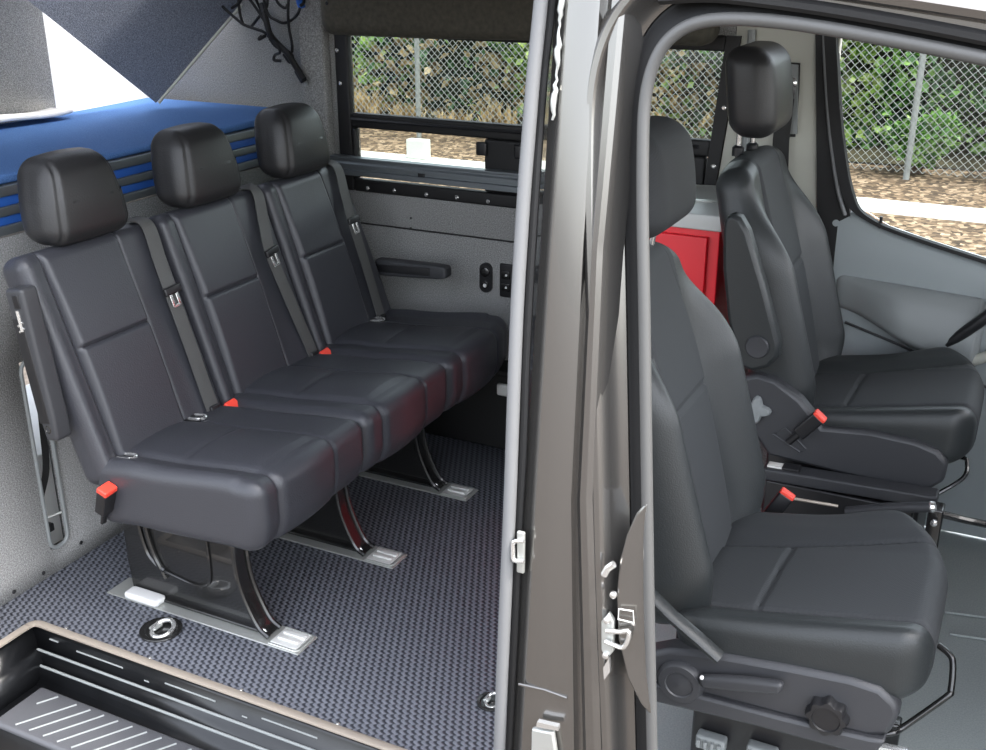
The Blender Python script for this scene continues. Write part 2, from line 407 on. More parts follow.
# ---- the long driver-side window
wf = MB()
yf0, yf1 = YW-.012, YW+.025
def bar(x0, z0, x1, z1, r=.008): box(wf, (x0, yf0, z0), (x1, yf1, z1), r, 2)
bar(.105, .86, .160, 1.44); plate(wf, [(1.476, yf0, 1.44), (1.428, yf0, .86), (1.462, yf0, .86), (1.518, yf0, 1.44)], (0, yf1-yf0, 0)); bar(.161, 1.395, 1.475, 1.44)
bar(.161, 1.085, 1.450, 1.135); bar(.161, .86, 1.430, .905); bar(.685, .906, 1.438, 1.084)
bar(.161, .906, .178, 1.084)
win = struct('window_1', wf, 'rubber')
mb = MB(); plate(mb, [(1.464, YW-.002, .86), (1.512, YW-.002, .86), (1.522, YW-.002, 1.44)], (0, .03, 0)); struct('wall_pillar', mb, 'cream')
mb = MB(); box(mb, (.161, YW+.010, 1.136), (1.475, YW+.014, 1.394), .001); obj('pane', mb, 'glass', win)
mb = MB(); box(mb, (.179, YW+.010, .906), (.684, YW+.014, 1.084), .001); obj('pane', mb, 'glass', win)
mb = MB(); tube(mb, [(.165, yf0-.004, 1.115), (1.415, yf0-.004, 1.115)], .006, 6); obj('glazing_bead', mb, 'black', win)
mb = MB(); box(mb, (.66, yf0-.014, 1.03), (.70, yf0, 1.075), .006); obj('latch', mb, 'black', win)
mb = MB(); box(mb, (.80, yf0-.014, 1.03), (.83, yf0, 1.075), .006); obj('latch', mb, 'black', win)
for (x, z) in ((.118, 1.345), (.125, 1.235), (.22, .876), (.33, .878), (.46, .876), (.58, .878), (.70, .876), (1.484, 1.235), (1.466, 1.06)):
    mb = MB(); lathe(mb, (x, yf0+.001, z), (0, -1, 0), [(.0075, 0), (.0075, .003), (.004, .006)], 10); obj('screw', mb, 'chrome', win)
# seam of the lower carpet panel, plus screws
mb = MB()
a = at(355, 215, 'y', YW-.001); b = at(516, 233, 'y', YW-.001)
mb = MB(); tube(mb, [(.10, YW, .742), (1.45, YW, .742)], .003, 6); sm = struct('trim_7', mb, 'rubber')
# ================================================================== STEP WELL AND SILLS
sw = thing('entry_step', 'black plastic entry step with ribbed grey tread below the rubber floor', 'step', (.7, -.15, -.2))
mb = MB()
prof = [(-.0125, -.006), (-.020, -.014), (-.023, -.062), (-.040, -.066), (-.042, -.098), (-.054, -.102), (-.064, -.128), (-.085, -.136), (-.25, -.136), (-.262, -.20), (-.262, -.44)]
def steprow(x): return [(x, y, z) for y, z in prof]
loft(mb, [steprow(.14), steprow(1.66)])
# end wall towards the rear of the well
loft(mb, [[(.141, y, -.006) for y in (-.0125, -.26)], [(.155, y, -.062) for y in (-.0125, -.26)], [(.178, y, -.068) for y in (-.0125, -.26)], [(.196, y, -.136) for y in (-.0125, -.26)]])
obj('body', mb, 'step', sw, solid=.002)
mb = MB()
for y, z in ((-.034, -.0635), (-.050, -.099)):
    mb = MB(); tube(mb, [(.165, y, z), (1.62, y, z)], .0038, 8); obj('edge_bead', mb, 'grey_plastic', sw)
for x0, x1, z in ((.205, .235, -.022), (.30, .46, -.03), (.60, .76, -.03), (.90, 1.06, -.03), (.53, .545, -.045), (.84, .855, -.045)):
    mb = MB(); tube(mb, [(x0, -.0225, z-.004), (x1, -.0225, z-.004)], .0025, 6); obj('riser_dash', mb, 'grey_plastic', sw)
tr = MB()
def tdef(p):
    q = p + Vector((.93, -.168, -.134)); return q
rb(tr, (0, 0, 0), (.705, .080, .012), .011, (1, 1, 1), 3, tdef); tread = obj('tread', tr, 'tread', sw)
ridge = MB()
g0, g1 = at(19, 704, 'z', -.121), at(69, 688, 'z', -.121)
gd = (g1-g0); gd /= abs(gd.y)
for k in range(30):
    x = .20+.047*k
    a = Vector((x+.045, -.232, -.121)); L = .125
    if k == 0: a = Vector((x+.075, -.15, -.121)); L = .045
    b = a + gd*L
    ridge = MB(); tube(ridge, [a, b], .0026, 6); obj('tread_ridge', ridge, 'grey_plastic', sw)
# edge trim of the floor
mb = MB()
tube(mb, smooth_path([(.142, -.26, .002), (.142, -.06, .002), (.142, -.034, .002), (.147, -.019, .002), (.163, -.012, .002), (.20, -.012, .002), (.26, -.012, .002), (.40, -.012, .002), (.80, -.012, .002), (1.62, -.012, .002)], 6), .008, 8, flat=(.011, .0045, (0, 0, 1)))
tm = struct('trim_2', mb, 'bronze')
for x in (.24, .53, .82, 1.1, 1.38):
    mb = MB(); lathe(mb, (x, .006, .0), (0, 0, 1), [(.005, 0), (.005, .002), (.002, .004)], 10); obj('screw', mb, 'chrome', tm)
# ================================================================== B-PILLAR AND FRONT DOOR APERTURE (passenger side)
def ybody(z): return -.240 + .17*sstep(.45, 2.2, z)
def onbody(u, v, dy=0):
    z = .9
    for _ in range(12):
        p = at(u, v, 'y', ybody(z)+dy); z = p.z
    return p
# columns: (u at v=0, v=250, v=500, v=750, depth behind the skin)
cols = [(553, 536, 521, 508, .075), (556, 540, 524, 511, .02), (563, 546, 531, 517, .012), (566, 549, 534, 520, .0), (570, 553, 538, 524, -.003), (584, 566, 550, 537, -.006),
        (596, 580, 562, 552, -.006), (600, 583, 571, 574, -.004), (604, 586, 574, 579, .012), (608, 589, 577, 583, .012), (612, 592, 580, 586, -.006), (620, 597, 586, 594, -.010), (626, 603, 592, 601, -.006), (632, 609, 598, 606, .004), (648, 624, 612, 620, .035)]
def colrow(v):
    r = []
    for a, b, c, d, dy in cols:
        xs = (a, b, c, d); t = max(-.5, min(3.6, v/250)); i = max(0, min(2, int(math.floor(t)))); f = t-i
        r.append(onbody(lerp(xs[i], xs[i+1], f), v, dy))
    return r
mb = MB(); loft(mb, [colrow(v) for v in range(-110, 861, 10)])
bp_ = struct('wall_pillar', mb, 'paint', ang=30)
# inner side of the pillar (trim towards the cabin)
mb = MB()
def zrow(x0, y0, z): return [(x0, y0, z), (x0+.02, y0+.06, z), (x0+.19, y0+.06, z)]
loft(mb, [[(1.655, ybody(z)+.082, z), (1.675, ybody(z)+.11, z), (1.79, ybody(z)+.11, z)] for z in (-.2, .4, .9, 1.2, 1.5, 1.8)]); struct('trim_8', mb, 'satin', solid=.006)
# sliding door seal: light grey rubber lip, dark channel behind
mb = MB(); path = [onbody(u, v, -.004) for u, v in ((546, -60), (541, 0), (537, 40), (533, 80), (529, 130), (525, 180), (521, 240), (517, 310), (513.5, 400), (510, 500), (505.5, 600), (502, 680), (499, 760), (496, 830))]
tube(mb, smooth_path(path, 4), .011, 10); sd = struct('trim_9', mb, 'seal')
mb = MB(); path = [onbody(u, v, .012) for u, v in ((557, -60), (552, 0), (543, 80), (536, 180), (530, 280), (526, 360), (523, 450), (519, 520), (515, 620), (511, 700), (508, 760), (505, 830))]
tube(mb, smooth_path(path, 4), .0075, 8); struct('trim_10', mb, 'rubber')
# reflection on the pillar edge, built as a thin crinkled pale tube
mb = MB(); path = []
for k, v in enumerate(range(-20, 124, 5)):
    path.append(onbody(562-.075*v+random.uniform(-1.2, 1.2), v, -.001))
tube(mb, path, [.0018+.0034*abs(math.sin(k*.33))**2 for k in range(len(path))], 8); struct('edge_reflection', mb, 'steel')
# ---- aperture sweep round the front door
AP = [(654, 860), (652, 750), (649, 620), (647, 500), (645.5, 400), (644, 300), (642.5, 220), (642.5, 160), (644, 110), (650, 75), (662, 48), (680, 31), (702, 22.5), (730, 20), (770, 22), (820, 28.5), (880, 39), (940, 50.5), (1000, 63), (1060, 77), (1140, 97), (1230, 122)]
inner = smooth_path([onbody(u, v, 0) for u, v in AP], 5)
def sweep(prof, name, mat, ang=35):
    rows = []
    for i, p in enumerate(inner):
        t = (inner[min(i+1, len(inner)-1)]-inner[max(i-1, 0)]).normalized()
        out = Vector((0, -1, 0)).cross(t); out -= Vector((0, out.y, 0)); out.normalize()     # away from the opening
        if out.x > .05 and i < 30: out = -out
        rows.append([p+out*s+Vector((0, dy, 0)) for s, dy in prof])
    m = MB(); loft(m, rows); return struct(name, m, mat, ang=ang)
seal_prof = [(.0095*math.cos(a)+.001, .004+.0095*math.sin(a)) for a in [2*PI*k/12 for k in range(13)]]
sweep(seal_prof, 'trim_12', 'seal_dark', 60)
sweep([(-.006, .012), (.012, .035), (.05, .085)], 'trim_13', 'satin')
sweep([(.004, .012), (.020, .020), (.034, .034), (.040, .036)], 'trim_14', 'rubber')
sweep([(.040, .044), (.042, .034), (.052, .030), (.066, .014), (.074, -.001), (.079, -.006), (.088, -.006), (.096, .002), (.110, .03)], 'wall_door_jamb', 'paint')
# roof side above the front door
mb = MB(); rows = []
for u in range(640, 1240, 15):
    t = (u-640)/430
    vv = lerp(-26, 36, t**1.15)
    base = onbody(u, vv, -.006)
    up_ = [(.0, 0), (.018, .0), (.024, -.014), (.034, -.018), (.046, -.008), (.062, .006), (.09, .02), (.14, .06), (.2, .12)]
    rows.append([base+Vector((0, dy, dz-.02)) for dz, dy in up_])
loft(mb, rows); struct('wall_roof_side', mb, 'paint')
mb = MB(); path = [onbody(u, v, -.002) for u, v in ((660, -2), (690, -4), (720, -4), (760, 0), (820, 8), (880, 18), (940, 29), (1000, 41), (1060, 55), (1140, 76), (1230, 101))]
tube(mb, smooth_path(path, 4), .010, 8); struct('trim_15', mb, 'rubber')
# lip where the body panel steps in, and the flange beside the latch recess
mb = MB(); tube(mb, [onbody(519, 684, -.005), onbody(545, 690, -.006), onbody(567, 698, -.006)], .003, 8); struct('trim_16', mb, 'paint')
mb = MB(); plate(mb, [onbody(u, v, -.006) for u, v in ((648, 500), (636, 514), (626, 536), (619, 562), (616, 595), (618, 640), (627, 678), (640, 704), (651, 716))], (0, .02, 0)); struct('trim_19', mb, 'paint', bevel=.004)
# strikers and check strap
st = thing('sliding_door_striker', 'small chrome U-shaped striker on the sliding door edge of the body pillar', 'door striker', onbody(518, 552, -.01))
mb = MB(); q = [onbody(u, v, -.012) for u, v in ((524, 541), (514, 542), (513, 551), (514, 560), (524, 561))]
tube(mb, smooth_path(q, 4), .004, 8); obj('loop', mb, 'chrome', st)
mb = MB(); c_ = onbody(521, 552, -.004); obox(mb, c_, ((1, 0, 0), (0, 1, 0), (0, 0, 1)), (.007, .004, .04), .003); obj('plate', mb, 'steel', st)
st = thing('front_door_striker', 'bright metal latch striker on the recessed jamb of the front door opening', 'door striker', onbody(612, 640, -.01))
mb = MB(); q = [onbody(u, v, -.016) for u, v in ((606, 631), (620, 632), (629, 632), (624, 647), (612, 644), (605, 641))]
tube(mb, smooth_path(q, 4), .004, 8); obj('loop', mb, 'chrome', st)
mb = MB(); q = [onbody(u, v, -.010) for u, v in ((601, 622), (608, 614), (613, 622), (613, 652), (606, 660), (601, 650))]
plate(mb, q, (0, .012, 0)); obj('plate', mb, 'steel', st, bevel=.002)
for u, v in ((607, 620), (606, 655)):
    mb = MB(); lathe(mb, onbody(u, v, -.01), (0, -1, 0), [(.006, 0), (.006, .004), (.003, .006)], 10); obj('bolt', mb, 'chrome', st)
tg = MB(); q = [onbody(u, v, -.010) for u, v in ((603, 668), (609, 658), (610, 672), (604, 680))]; plate(tg, q, (0, .006, 0)); obj('tail', tg, 'chrome', st)
sb = thing('jamb_bracket', 'small bright bracket with bolt above the front door striker', 'bracket', onbody(607, 572, -.01))
mb = MB(); tube(mb, [onbody(604, 575, -.012), onbody(608, 568, -.012), onbody(614, 564, -.012)], .006, 8); obj('arm', mb, 'chrome', sb)
mb = MB(); lathe(mb, onbody(614, 594, -.006), (0, -1, 0), [(.006, 0), (.006, .006), (.003, .008)], 10); obj('bolt', mb, 'chrome', sb)
ls = thing('jamb_sticker', 'small clear outlined sticker on the front door jamb', 'sticker', onbody(626, 616, -.012))
mb = MB(); q = [onbody(u, v, -.012) for u, v in ((619, 609), (633, 611), (634, 623), (618, 619))]; tube(mb, q, .0015, 6, True); obj('outline', mb, 'label', ls)
hb = thing('roller_bracket', 'pale metal bracket at the foot of the body pillar', 'bracket', onbody(542, 740, -.02))
mb = MB(); q = [onbody(u, v, -.022) for u, v in ((531, 729), (553, 733), (557, 760), (554, 860), (528, 860))]; plate(mb, q, (0, .012, 0)); obj('plate', mb, 'steel', hb, bevel=.004)
mb = MB(); q = [onbody(u, v, -.024) for u, v in ((537, 722), (558, 727), (558, 731), (536, 727))]; plate(mb, q, (0, .010, 0)); obj('lip', mb, 'chrome', hb)
# ================================================================== REAR BENCH
PITCH_S = .455; Y0 = .03
bench = thing('rear_bench', 'black leather three-seat rear bench on steel legs facing the front of the van', 'bench seat', (.5, .71, 0))
RECL = Vector((-.170, 0, .525)).normalized(); NRM = Vector((RECL.z, 0, -RECL.x))
def bench_cushion(i):
    y0 = Y0+PITCH_S*i; c = Vector((.645, y0+PITCH_S/2, .436)); hx, hy, hz = .257, PITCH_S/2-.0012, .084
    def df(p):
        x, y, z = p; yy = y+hy; top = max(0, z/hz)
        tx = max(0, min(1, (x+hx)/(2*hx)))
        # panel bulge between its side seams, valley in the rest
        if top > .25 or x > hx*.55:
            inp = sstep(.075, .10, yy)*(1-sstep(.285, .31, yy))
            k = (.010*inp*math.sin(PI*max(0, min(1, (yy-.075)/.235)))+.004*inp)
            g = -.0065*(groove(yy-.078, .0055)+groove(yy-.305, .0055))*sstep(0, .1, tx)
            g += -.004*groove(x+.03, .005)*inp
            edge = 0
            if i == 0: edge = .012*(1-sstep(.02, .075, yy))
            if i == 2: edge = .012*sstep(.37, .43, yy)
            d = k+g+edge+.010*sstep(.31, .36, yy)*(1-sstep(.40, .455, yy))*0
            nz_ = top if x < hx*.75 else .55*top
            z += d*nz_*min(1, top*1.6)
            if x > hx*.7: x += d*1.0*sstep(hx*.7, hx, x)
        # soft front, nose up, rear tucked down
        z += .030*sstep(.25, .95, tx)*(1 if z > 0 else .55) - .014*(1-sstep(0, .3, tx))
        if z < 0: x -= .028*sstep(.6, 1, tx)*min(1, -z/hz)
        # outer front corners rounded in plan
        out = 0
        if i == 0: out = max(0, 1-yy/.10)
        if i == 2: out = max(0, (yy-(2*hy-.13))/.13)
        x -= .055*out**2*sstep(.45, 1, tx) if i == 2 else .022*out**2*sstep(.45, 1, tx)
        return c+Vector((x, y, z))
    mb = MB(); rb(mb, (0, 0, 0), (hx, hy, hz), .036, (44, 84, 5), 5, df); return mb
def bench_back(i):
    y0 = Y0+PITCH_S*i; hy, hw, hn = PITCH_S/2-.0012, .295, .046
    c = Vector((.395, y0+hy+.0012, .465))+RECL*(.27)
    def df(p):
        u, w, n = p.y, p.z, p.x; yy = u+hy; t = max(0, min(1, (w+hw)/(2*hw)))
        if n > 0:
            f = n/hn
            inp = sstep(.055, .075, yy)*(1-sstep(.285, .305, yy))
            dn = .004*inp-.009*(groove(yy-.058, .004)+groove(yy-.298, .004))
            dn += -.009*groove(w-.045, .004)*inp
            dn += .018*(1-sstep(.0, .05, yy))*(1-.4*t)+.012*sstep(.33, .44, yy)*(1-t)*(1 if i < 3 else 0)
            dn += .010*math.sin(PI*t)*inp
            n += dn*min(1, f)
        u2 = u
        if i == 0: u2 += -.010*t*max(0, -u/hy)**3
        if i == 2: u2 -= .035*t**2*max(0, u/hy)
        return c+Vector((0, u2, 0))+RECL*w+NRM*n
    mb = MB(); rb(mb, (0, 0, 0), (hn, hy, hw), .034, (3, 110, 130), 5, df); return mb
def bench_head(i):
    yc = Y0+PITCH_S*i+.222; c = Vector((.222, yc, 1.113)); hx, hy, hz = .058, .144, .107
    def df(p):
        x, y, z = p; t = max(0, min(1, (z+hz)/(2*hz)))
        y *= (1-.30*t**1.8); y *= 1-.06*(1-t)**3
        y *= 1-.09*(x/hx)
        if x > 0:
            x += .014*math.sin(PI*t)*(1-(y/hy)**2) - .006*groove(abs(y)-.108*(1-.28*t**1.8), .004)
        z += -.016*(abs(y)/hy)**2*(1 if z > 0 else -.3)
        x += -.035*(t-.5)
        return c+Vector((x, y, z))
    mb = MB(); rb(mb, (0, 0, 0), (hx, hy, hz), .044, (8, 64, 30), 6, df); return mb
def on_back(y, t, off=.006):
    """point on the front face of the bench back; t = 0 at the seat, 1 at the top"""
    return Vector((.395, y, .465))+RECL*(lerp(-.0, .555, t))+NRM*(.046+off)
for i in range(3):
    yb = Y0+PITCH_S*i
    obj('seat_cushion', bench_cushion(i), 'leather', bench, ang=75)
    obj('backrest', bench_back(i), 'leather', bench, ang=75)
    h = obj('headrest', bench_head(i), 'headrest', bench, ang=75)
    for s in (-.052, .052):
        mb = MB(); tube(mb, [(.235, yb+.222+s, .98), (.235, yb+.222+s, 1.03)], .007, 10); obj('headrest_post', mb, 'chrome', h)
        mb = MB(); lathe(mb, (.250, yb+.222+s, .988), (0, 0, 1), [(.008, 0), (.008, .010), (.006, .015)], 12); obj('post_collar', mb, 'chrome', h)
    # belt: from the shoulder slot down over the bolster to the anchor, with its tongue
    yt = {0: .432, 1: .892, 2: 1.318}[i]; ym = {0: .415, 1: .845, 2: 1.285}[i]; yl = {0: .430, 1: .900, 2: 1.30}[i]
    pts = [on_back(yt, 1.03, -.075), on_back(yt, 1.035, -.035), on_back(yt, .985, .010), on_back(lerp(yt, ym, .5), .82, .018), on_back(ym, .66, .026), on_back(lerp(ym, yl, .45), .35, .020), on_back(yl-.004, .10, .014), on_back(yl, .02, .012)]
    mb = MB(); tube(mb, smooth_path(pts, 6), .01, 8, flat=(.0235, .0012, NRM)); bl = obj('seat_belt', mb, 'belt', bench, ang=60)
    tp = on_back(ym, .665, .032); dn = (pts[5]-pts[4]).normalized(); sd_ = dn.cross(NRM).normalized()
    mb = MB(); obox(mb, tp, (dn, sd_, NRM), (.011, .030, .006), .004); obj('tongue_cover', mb, 'black', bl)
    mb = MB()
    for q in (-.011, .011): obox(mb, tp+dn*.026+sd_*q, (dn, sd_, NRM), (.018, .005, .0018), .0012)
    obox(mb, tp+dn*.042, (dn, sd_, NRM), (.004, .014, .0018), .0012); obj('tongue', mb, 'chrome', bl)
    mb = MB(); obox(mb, on_back(yl, .015, .016), (RECL, (0, 1, 0), NRM), (.03, .016, .006), .004); obj('anchor_sleeve', mb, 'black', bl)
# red-button buckles and anchor loops at the seat crease
for (x, y, z, tilt) in ((.455, .012, .455, 0), (.455, .488, .495, .5), (.455, .943, .495, .5)):
    ax = Vector((.35+tilt*.6, -.1, .9)).normalized(); side = Vector((0, 1, 0)); fr = side.cross(ax).normalized(); side = ax.cross(fr)
    p = Vector((x, y, z))
    mb = MB(); obox(mb, p-ax*.030, (ax, side, fr), (.036, .021, .015), .005, 3); bk = obj('buckle', mb, 'black', bench)
    mb = MB(); obox(mb, p+ax*.007, (ax, side, fr), (.008, .0205, .0155), .004, 3); obj('release_button', mb, 'red', bk)
    mb = MB(); obox(mb, p-ax*.08, (ax, side, fr), (.03, .008, .004), .003); obj('stalk', mb, 'black', bk)
for (y, z) in ((.092, .512), (.352, .516), (1.255, .516)):
    mb = MB(); q = [(.435, y-.014, z), (.468, y-.014, z+.004), (.477, y, z+.004), (.468, y+.014, z+.004), (.435, y+.014, z)]
    tube(mb, smooth_path(q, 5), .0045, 8); lp_ = obj('child_seat_loop', mb, 'chrome', bench)
    mb = MB(); box(mb, (.425, y-.026, z-.030), (.472, y+.026, z-.001), .006); obj('loop_bezel', mb, 'black', lp_)
# armrests: the near one folded up along the backrest, the far one lowered
def armrest(pivot, d, L, yc, hy, name='armrest'):
    d = Vector(d).normalized(); nrm = Vector((0, 1, 0)).cross(d)
    def df(p):
        t = (p.x+L/2)/L; z = p.z*(.78+.22*(1-t)); y = p.y
        if t > .93: z *= 1-.25*(t-.93)/.07
        return Vector(pivot)+d*(p.x+L/2)+Vector((0, y, 0))+nrm*z
    mb = MB(); rb(mb, (0, 0, 0), (L/2, hy, .030), .010, (8, 2, 2), 3, df); return obj(name, mb, 'satin', bench)
P0 = at(20, 287, 'y', -.008); P1 = at(60, 438, 'y', -.008)
dd = (P1-P0); ar = armrest(P0, dd, dd.length, -.008, .024)
dn = dd.normalized(); cr = Vector((0, 1, 0)).cross(dn)
if cr.x < 0: cr = -cr
mb = MB(); obox(mb, P0+dn*.20+Vector((0, -.0225, 0))-cr*.008, (dn, (0, 1, 0), cr), (.13, .003, .016), .002); obj('inlay', mb, 'black', ar)
mb = MB(); lathe(mb, P0+dn*.345+Vector((0, -.022, 0))-cr*.004, (0, -1, 0), [(.011, 0), (.011, .002), (.007, .003), (.006, .0005)], 14); obj('bolt_hole', mb, 'gloss', ar)
mb = MB(); obox(mb, P0+dn*.03+Vector((0, -.022, 0))+cr*.004, (dn, (0, 1, 0), cr), (.016, .004, .010), .002); obj('latch_slot', mb, 'black', ar)
mb = MB()
for q in (0, .014): tube(mb, [P0+dn*(.078+q)+Vector((0, -.024, 0))+cr*.008, P0+dn*(.088+q)+Vector((0, -.024, 0))-cr*.010], .003, 6)
tube(mb, [P0+dn*.05+Vector((0, -.023, 0))+cr*.0, P0+dn*.10+Vector((0, -.023, 0))+cr*.0], .006, 6)
obj('latch_pin', mb, 'chrome', ar)
P0 = at(378, 266, 'y', 1.43); P1 = at(449, 272, 'y', 1.43); dd = P1-P0
ar = armrest(P0, dd, dd.length, 1.43, .022)
dn = dd.normalized(); cr = Vector((0, 1, 0)).cross(dn)
mb = MB(); obox(mb, P0+dn*.10+Vector((0, -.022, 0)), (dn, (0, 1, 0), cr), (.12, .003, .014), .002); obj('inlay', mb, 'black', ar)
# pedestal legs of pressed black steel
for i in range(3):
    yl = .225+.46*i
    front = smooth_path([(.752, yl, .010), (.722, yl, .030), (.694, yl, .080), (.672, yl, .14), (.662, yl, .21), (.666, yl, .30), (.68, yl, .375)], 6)
    poly = [(.262, yl, .375), (.262, yl, .10), (.270, yl, .008)]+[tuple(p) for p in front]
    mb = MB(); plate(mb, poly, (0, .006, 0)); lg = obj('leg', mb, 'gloss', bench, bevel=.002)
    mb = MB()
    for s in (-.024, .026): tube(mb, [p+Vector((.003, s, 0)) for p in front], .0075, 8)
    tube(mb, [p+Vector((.0, .002, 0)) for p in front], .01, 8, flat=(.024, .003, (1, 0, .2)))
    obj('front_flange', mb, 'gloss', lg)
    mb = MB()   # pressed ribs framing a hollow
    for o in (0, .024):
        tube(mb, smooth_path([(.325+o, yl-.004, .30), (.328+o, yl-.006, .22), (.345+o, yl-.006, .150-.0*o), (.372+o*.6, yl-.006, .118-o*.2), (.40, yl-.005, .104-o)], 5), .008, 8)
    tube(mb, smooth_path([(.40, yl-.004, .100), (.50, yl-.003, .085), (.545, yl-.003, .10), (.558, yl-.003, .14), (.555, yl-.003, .25), (.53, yl-.003, .29), (.36, yl-.003, .31)], 5), .005, 8)
    obj('pressed_rib', mb, 'gloss', lg)
    mb = MB(); lathe(mb, (.735, yl-.018, .018), (.3, -1, .3), [(.010, 0), (.010, .006), (.005, .009)], 10); obj('bolt', mb, 'chrome', lg)
    mb = MB(); box(mb, (.27, yl-.016, .006), (.74, yl+.03, .016), .004); obj('foot', mb, 'gloss', lg)
names = ['satin steel floor track under the bench leg nearest to the entry step', 'satin steel floor track under the middle bench leg', 'satin steel floor track under the bench leg farthest from the entry step']
for i in range(3):
    yl = .222+.462*i
    t = thing('floor_track', names[i], 'floor track', (.54, yl, 0), 'floor tracks of the bench')
    mb = MB(); box(mb, (.212, yl-.042, 0), (.862, yl+.046, .0045), .003, 3); obj('plate', mb, 'steel', t)
    mb = MB(); box(mb, (.765, yl-.030, .003), (.846, yl+.036, .008), .002); box(mb, (.775, yl-.012, .007), (.838, yl+.002, .013), .003); box(mb, (.775, yl+.012, .007), (.842, yl+.028, .013), .003); obj('end_block', mb, 'bright', t)
    mb = MB(); tube(mb, [(.765, yl-.036, .006), (.848, yl-.036, .006), (.856, yl-.026, .006), (.856, yl+.032, .006), (.848, yl+.040, .006), (.765, yl+.040, .006)], .003, 6); obj('rim', mb, 'steel', t)
    if i == 0:
        mb = MB(); rb(mb, (.325, yl-.017, .012), (.060, .024, .010), .0095, (8, 1, 1), 3, lambda p: Vector((.335, .200, .014))+Vector((p.x, p.y*(1-.35*max(0, (abs(p.x)-.045)/.017)**2), p.z))); obj('cap', mb, 'white', t)
# ------------------------------------------------------------------ recessed floor cups
for (x, y, lab) in ((.470, .112, 'round black recessed floor anchor with chrome ring beside the nearest bench leg'), (1.385, .235, 'round black recessed floor anchor with chrome ring at the foot of the body pillar')):
    t = thing('floor_anchor', lab, 'floor anchor', (x, y, 0), 'recessed floor anchors')
    s_ = 1.28 if x < 1 else .8
    mb = MB(); lathe(mb, (x, y, 0), (0, 0, 1), [(.044*s_, 0), (.044*s_, .003), (.043*s_, .005), (.034*s_, .0045), (.031*s_, .001), (.010*s_, .0008)], 28); obj('cup', mb, 'gloss', t)
    mb = MB(); tube(mb, [Vector((x+.006*s_, y, .008))+Vector((math.cos(a)*.021*s_, math.sin(a)*.024*s_, .007*math.sin(a))) for a in [2*PI*k/20 for k in range(20)]], .005*s_, 8, True); obj('ring', mb, 'chrome', t)
    mb = MB(); box(mb, (x-.022*s_, y-.012*s_, .003), (x-.004*s_, y+.012*s_, .010), .003); obj('hinge', mb, 'steel', t)
# ------------------------------------------------------------------ inside the slot of the rear partition
t = thing('ratchet_strap', 'black strap hanging in the tall slot of the grey rear partition', 'strap', (-.05, .21, .10))
mb = MB(); tube(mb, smooth_path([(-.012, .270, .70), (-.022, .268, .655), (-.026, .266, .62), (-.035, .262, .42), (-.035, .250, .30), (-.036, .215, .22), (-.038, .205, .15)], 5), .01, 8, flat=(.012, .0015, (1, 0, 0))); obj('webbing', mb, 'belt_black', t)
mb = MB(); box(mb, (-.045, .195, .115), (-.02, .235, .14), .004); obj('buckle', mb, 'black', t)
mb = MB(); tube(mb, [(-.044, .185, .155), (-.01, .262, .165)], .004, 6); obj('pin', mb, 'steel', t)
for (y, z) in ((.155, .022), (.30, .045), (.05, .02)):
    mb = MB(); lathe(mb, (0, y, z), (1, 0, 0), [(.006, 0), (.006, .002), (.003, .004)], 10); tag(obj('screw', mb, 'black'), None, None, kind='structure')
# ================================================================== BED
bf = thing('bed_frame', 'grey aluminium bed rails with blue slots above the rear partition', 'bed frame', (-.06, .7, .99))
for z0, z1 in ((1.086, 1.112), (1.036, 1.060), (.987, 1.012)):
    mb = MB(); box(mb, (-.060, -.20, z0), (-.012, 1.548, z1), .003); obj('rail', mb, 'alu', bf)
for z0, z1 in ((1.060, 1.086), (1.012, 1.036)):
    mb = MB(); box(mb, (-.055, -.20, z0), (-.018, 1.548, z1), .003); obj('slot_strip', mb, 'blue_strip', bf)
mb = MB(); box(mb, (-.755, -.20, 1.07), (-.0605, 1.548, 1.11), .004); obj('bed_board', mb, 'alu', bf)
def mat_def(p):
    q = p+Vector((-.392, .69, 1.124)); q.z += .003*math.sin(6*q.y+3*q.x) if p.z > 0 else 0; return q
mb = MB(); rb(mb, (0, 0, 0), (.365, .885, .011), .010, (12, 30, 1), 4, mat_def); tag(obj('mattress', mb, 'blue', ang=60), 'thin blue mattress on the raised bed behind the bench', 'mattress')
mb = MB(); rb(mb, (0, 0, 0), (.055, .42, .010), .009, (4, 16, 1), 3, lambda p: Vector((-.672, .66, 1.160))+p+Vector((0, 0, .006*math.sin(14*p.y)+.004*math.sin(40*p.x)))); tag(obj('sunlight_strip', mb, 'white', ang=60), 'white strip standing in for sunlight along the back of the blue mattress', 'sunlight strip')  # white slab shaped in place of a sunlit strip of mattress
# ================================================================== WALL FITTINGS
mb = MB()
rl = thing('wall_rail', 'long grey aluminium extrusion rail fixed across the rear window', 'rail', (.75, 1.57, .945))
za, zb = .925, .988
sec = [(0, za), (-.036, za), (-.036, za+.018), (-.028, za+.020), (-.028, za+.030), (-.036, za+.032), (-.036, zb-.022), (-.030, zb-.016), (-.030, zb-.010), (-.036, zb-.006), (-.036, zb), (0, zb)]
loft(mb, [[Vector((x, 1.582+dy, z)) for dy, z in sec] for x in (.09, 1.62)], True); obj('extrusion', mb, 'alu', rl, ang=30)
mb = MB(); box(mb, (.45, 1.548, za+.016), (.475, 1.556, za+.034), .002); obj('slot_nut', mb, 'black', rl)
